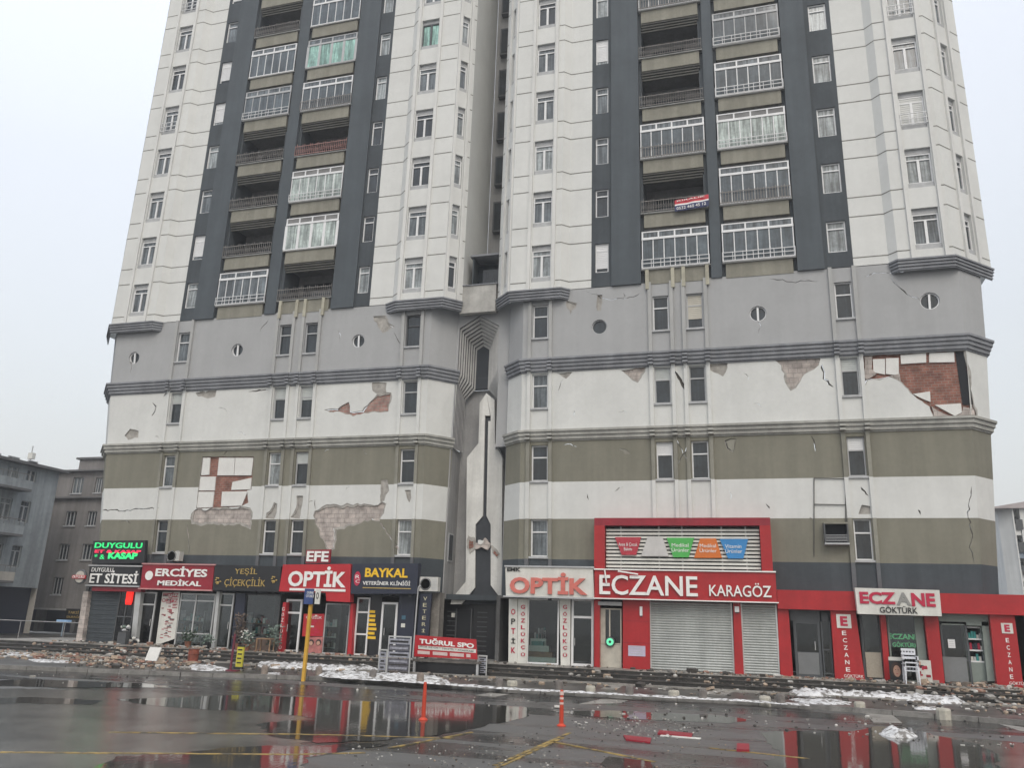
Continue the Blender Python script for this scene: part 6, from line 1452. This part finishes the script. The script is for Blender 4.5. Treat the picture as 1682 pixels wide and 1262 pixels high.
pa = P(115, 772, YN); pb = P(200, 748, YN); mb = MB(); mb.box(pa[0], xr, YN+.8, YN+8, ztop+.12, pb[1]-.1, NG); mb.box(pa[0]-.2, xr, YN+.6, YN+8.2, pb[1]-.1, pb[1]+.05, NGD); mb.build('roof', T)
for w_ in wins: window(T, fl, *w_, .2, 'rect', G_MID if w_[2] > 8 else G_DARK, None, 0, None, FRAMEG, True, 3, 1)
mb = MB(); mb.box(xl, xr, YN+.6, YN+.8, 0, zg, NAVY); mb.build('shop_glass', T)
for x in (-50.9, -47.6, -44.5, -41.8): mb = MB(); mb.box(x, x+.35, YN-.1, YN+.5, 0, zg-.121, NGD); mb.build('pillar', T)
T = thing('shop_sign', 'small dark shop sign with yellow letters under the grey block', 'sign', (P(120, 1008, 47)[0], 47, 3)); a, b = P(106, 1018, 48.5), P(132, 1001, 48.5); mb = MB(); mb.box(a[0], b[0], 48.5, 48.6, a[1], b[1], BLACKB); mb.build('board', T); tx('TAKSİ', (112, 1003, 130, 1009), 48.49, GOLD, T); tx('DURAĞI', (110, 1011, 130, 1016), 48.49, GOLD, T)
# far left block, its balconied face running back along the side street
XN = -47.5
def PX(x, y): d = ray(x, y); t = XN/d.x; return (d.y*t, d.z*t+EYE.z)
NB = mat('left_block_grey', (.30, .33, .35), .9, .15, .4, .15, .1); NBT = mat('left_block_tan', (.42, .40, .365), .9, .12, .5, .1)
T = thing('apartment_block', 'weathered blue grey apartment block with stacked balconies at the left edge', 'building', (XN, 44, 0))
yN0, zN0 = PX(-40, 746); yN1, zN1 = PX(98, 777); ya = PX(50, 900)[0]
plx = lambda u, d, z: (XN-d, u, z)
lv = []
for (ybot) in (838, 925, 1005): lv.append(PX(70, ybot)[1])
zr = zN1; levels = [3.35, 6.35, 9.35]; yend = yN1; ystart = 36.0
holes_ = []; wl = []
for z in [.0+3.35+.9, 3.35+3+.9, 9.35+.7]:
    for y0_, y1_ in ((38.6, 39.7), (40.4, 41.4), (42.0, 42.9), (43.6, 44.4)):
        if y1_ < yend-.3: wl.append((y0_, y1_, z, z+1.45)); holes_.append((rect(y0_, y1_, z, z+1.45), .2, None))
mb = MB(); 
def pface(u, d, z): return (XN-d, u, z)
panel(mb, rect(ystart, yend, 3.0, zr), holes_, NB, pface); mb.box(XN-12, XN-.01, yend, yend+.02, 0, zr, NBT); mb.box(XN-12, XN, ystart-.02, ystart, 0, zr, NB); mb.box(XN-12, XN-.01, ystart, yend, zr-.3, zr-.02, NB)
mb.box(XN-.6, XN-.5, ystart, yend, 0, 3.0, NAVY); mb.build('wall', T)
mb = MB(); mb.box(XN-12, XN+.5, ystart, yend+.3, zr, zr+.18, NGD); mb.build('roof', T)
for w_ in wl: window(T, pface, *w_, .2, 'rect', rnd.choice([G_MID, G_LITE]), None, 0, None, FRAMEG, False, 2, .75)
for z in levels:
    y0_, y1_ = 38.0, min(43.2, yend-.6); mb = MB(); mb.box(XN, XN+1.1, y0_, y1_, z-.15, z, NGD); mb.box(XN+1.02, XN+1.1, y0_, y1_, z, z+.55, NBT if z < 4 else NB); mb.box(XN, XN+1.02, y1_-.08, y1_, z, z+.55, NB); bl_ = mb.build('balcony', T)
    mb = MB(); 
    for i in range(14): y = y0_+(y1_-y0_)*i/13; mb.tube((XN+1.06, y, z+.55), (XN+1.06, y, z+.95), .015, RUSTY, 5)
    mb.tube((XN+1.06, y0_, z+.95), (XN+1.06, y1_, z+.95), .025, RUSTY, 5); mb.build('railing', bl_)
T = thing('antenna_mast', 'thin antenna mast with a white box on the left block roof', 'antenna', (XN-3, 44, zr)); p = P(51, 750, 46); mb = MB(); mb.tube((p[0], 46, zr+.18), (p[0], 46, P(51, 733, 46)[1]), .04, FRAMEG, 6); mb.build('mast', T); mb = MB(); mb.box(p[0]-.2, p[0]+.2, 45.9, 46.2, p[1]-.2, p[1]+.25, WSIGN); mb.build('box', T)
T = thing('railing', 'low pale street railing crossing in front of the left block', 'railing', (-40, 38, 0)); mb = MB(); gx, gy = -34.0, 36.0; a = (-60, 37.5); b = (-32.2, 36.5)
mb.tube((a[0], a[1], 1.05), (b[0], b[1], 1.05), .022, W_PORTAL, 6); mb.build('rail', T)
for i in range(10): t = i/9; mb = MB(); mb.tube((a[0]+(b[0]-a[0])*t, a[1]+(b[1]-a[1])*t, .12), (a[0]+(b[0]-a[0])*t, a[1]+(b[1]-a[1])*t, 1.02), .02, W_PORTAL, 6); mb.build('post', T)
T = thing('street_umbrella', 'slim street post with a light blue umbrella top by the butcher corner', 'umbrella', (0, 0, 0)); p = P(98, 1060, 41.5); T.location = (p[0], 41.5, .12)
zt = P(100, 1022, 41.5)[1]; mb = MB(); mb.tube((p[0], 41.5, .12), (p[0], 41.5, zt), .035, mat('blue_grey_post', (.25, .32, .38), .5, .1), 8); mb.build('pole', T); mb = MB(); mb.box(p[0]-.42, p[0]+.42, 41.35, 41.65, zt, zt+.12, mat('umbrella_blue', (.2, .3, .42), .4, .1, emit=(.3, .55, .9), es=.25)); mb.build('head', T)  # light blue umbrella top with a faint added glow, no lamp here
# ------------------------------------------------------------------ tall white block far right
YR = 80.0; T = thing('apartment_block', 'tall pale apartment block with a blue balcony strip beyond the right corner', 'building', (24, YR, 0))
WB = mat('far_white', (.66, .67, .66), .9, .06, .3, .05); x0 = P(1643, 840, YR)[0]; zt = P(1643, 836, YR)[1]; WBS = mat('far_blue', (.22, .27, .33), .7, .1, .5)
x1 = P(1662, 840, YR)[0]; x2 = P(1674, 840, YR)[0]
mb = MB(); mb.box(x0+1.0, x1, YR, YR+14, 0, zt, WB); mb.box(x1, x2, YR+1.0, YR+14, 0, zt-.02, WB); mb.box(x2, x2+9, YR, YR+14, 0, zt+.01, WB)
mb.add([(x0, YR+1, 0), (x0+1.0, YR, 0), (x0+1.0, YR, zt), (x0, YR+1, zt)], [(0, 1, 2, 3)], WB); mb.box(x0, x0+.99, YR+1.01, YR+14, 0, zt, WB); mb.build('wall', T)
mb = MB(); q = [(x0-.8, zt), (x2+4, zt), (x2+9, zt), (x2+9, zt+1.2), (x2+4, zt+2.3)]; mb.prism([(x0-.6, zt+.001), (x2+10, zt+.001), (x2+10, zt+.9), (x2+1.5, zt+.75), (x0-.6, zt+.12)], YR-.3, YR+14, mat('far_roof', (.42, .38, .38), .8, .1)); mb.build('roof', T)
k = 0; z = zt-1.8
while z > .5:
    mb = MB(); mb.box(x0+1.05, x0+1.6, YR-.05, YR-.001, z, z+.85, FRAMED); mb.build('window', T)
    mb = MB(); mb.box(x1+.05, x2-.05, YR+.1, YR+.3, z-.5, z+.5, WBS if k % 2 else WB); mb.box(x1+.05, x2-.05, YR+.85, YR+.95, z+.5, z+1.2, G_MID); mb.build('balcony', T)
    if k > 2: mb = MB(); mb.box(x2+.5, x2+1.4, YR-.05, YR-.001, z, z+1.0, FRAMED); mb.build('window', T)
    z -= 1.95; k += 1

# ------------------------------------------------------------------ mist
HM = bpy.data.materials.new('mist'); HM.use_nodes = True; t = HM.node_tree; t.nodes.clear(); o_ = t.nodes.new('ShaderNodeOutputMaterial'); v_ = t.nodes.new('ShaderNodeVolumePrincipled')
v_.inputs['Density'].default_value = .0012; v_.inputs['Color'].default_value = (.93, .96, 1, 1); v_.inputs['Anisotropy'].default_value = .2; t.links.new(v_.outputs[0], o_.inputs['Volume'])
mb = MB(); mb.box(-620, 620, -90, 920, -1.8, 48.5, HM); tag(mb.build('haze'), kind='stuff')
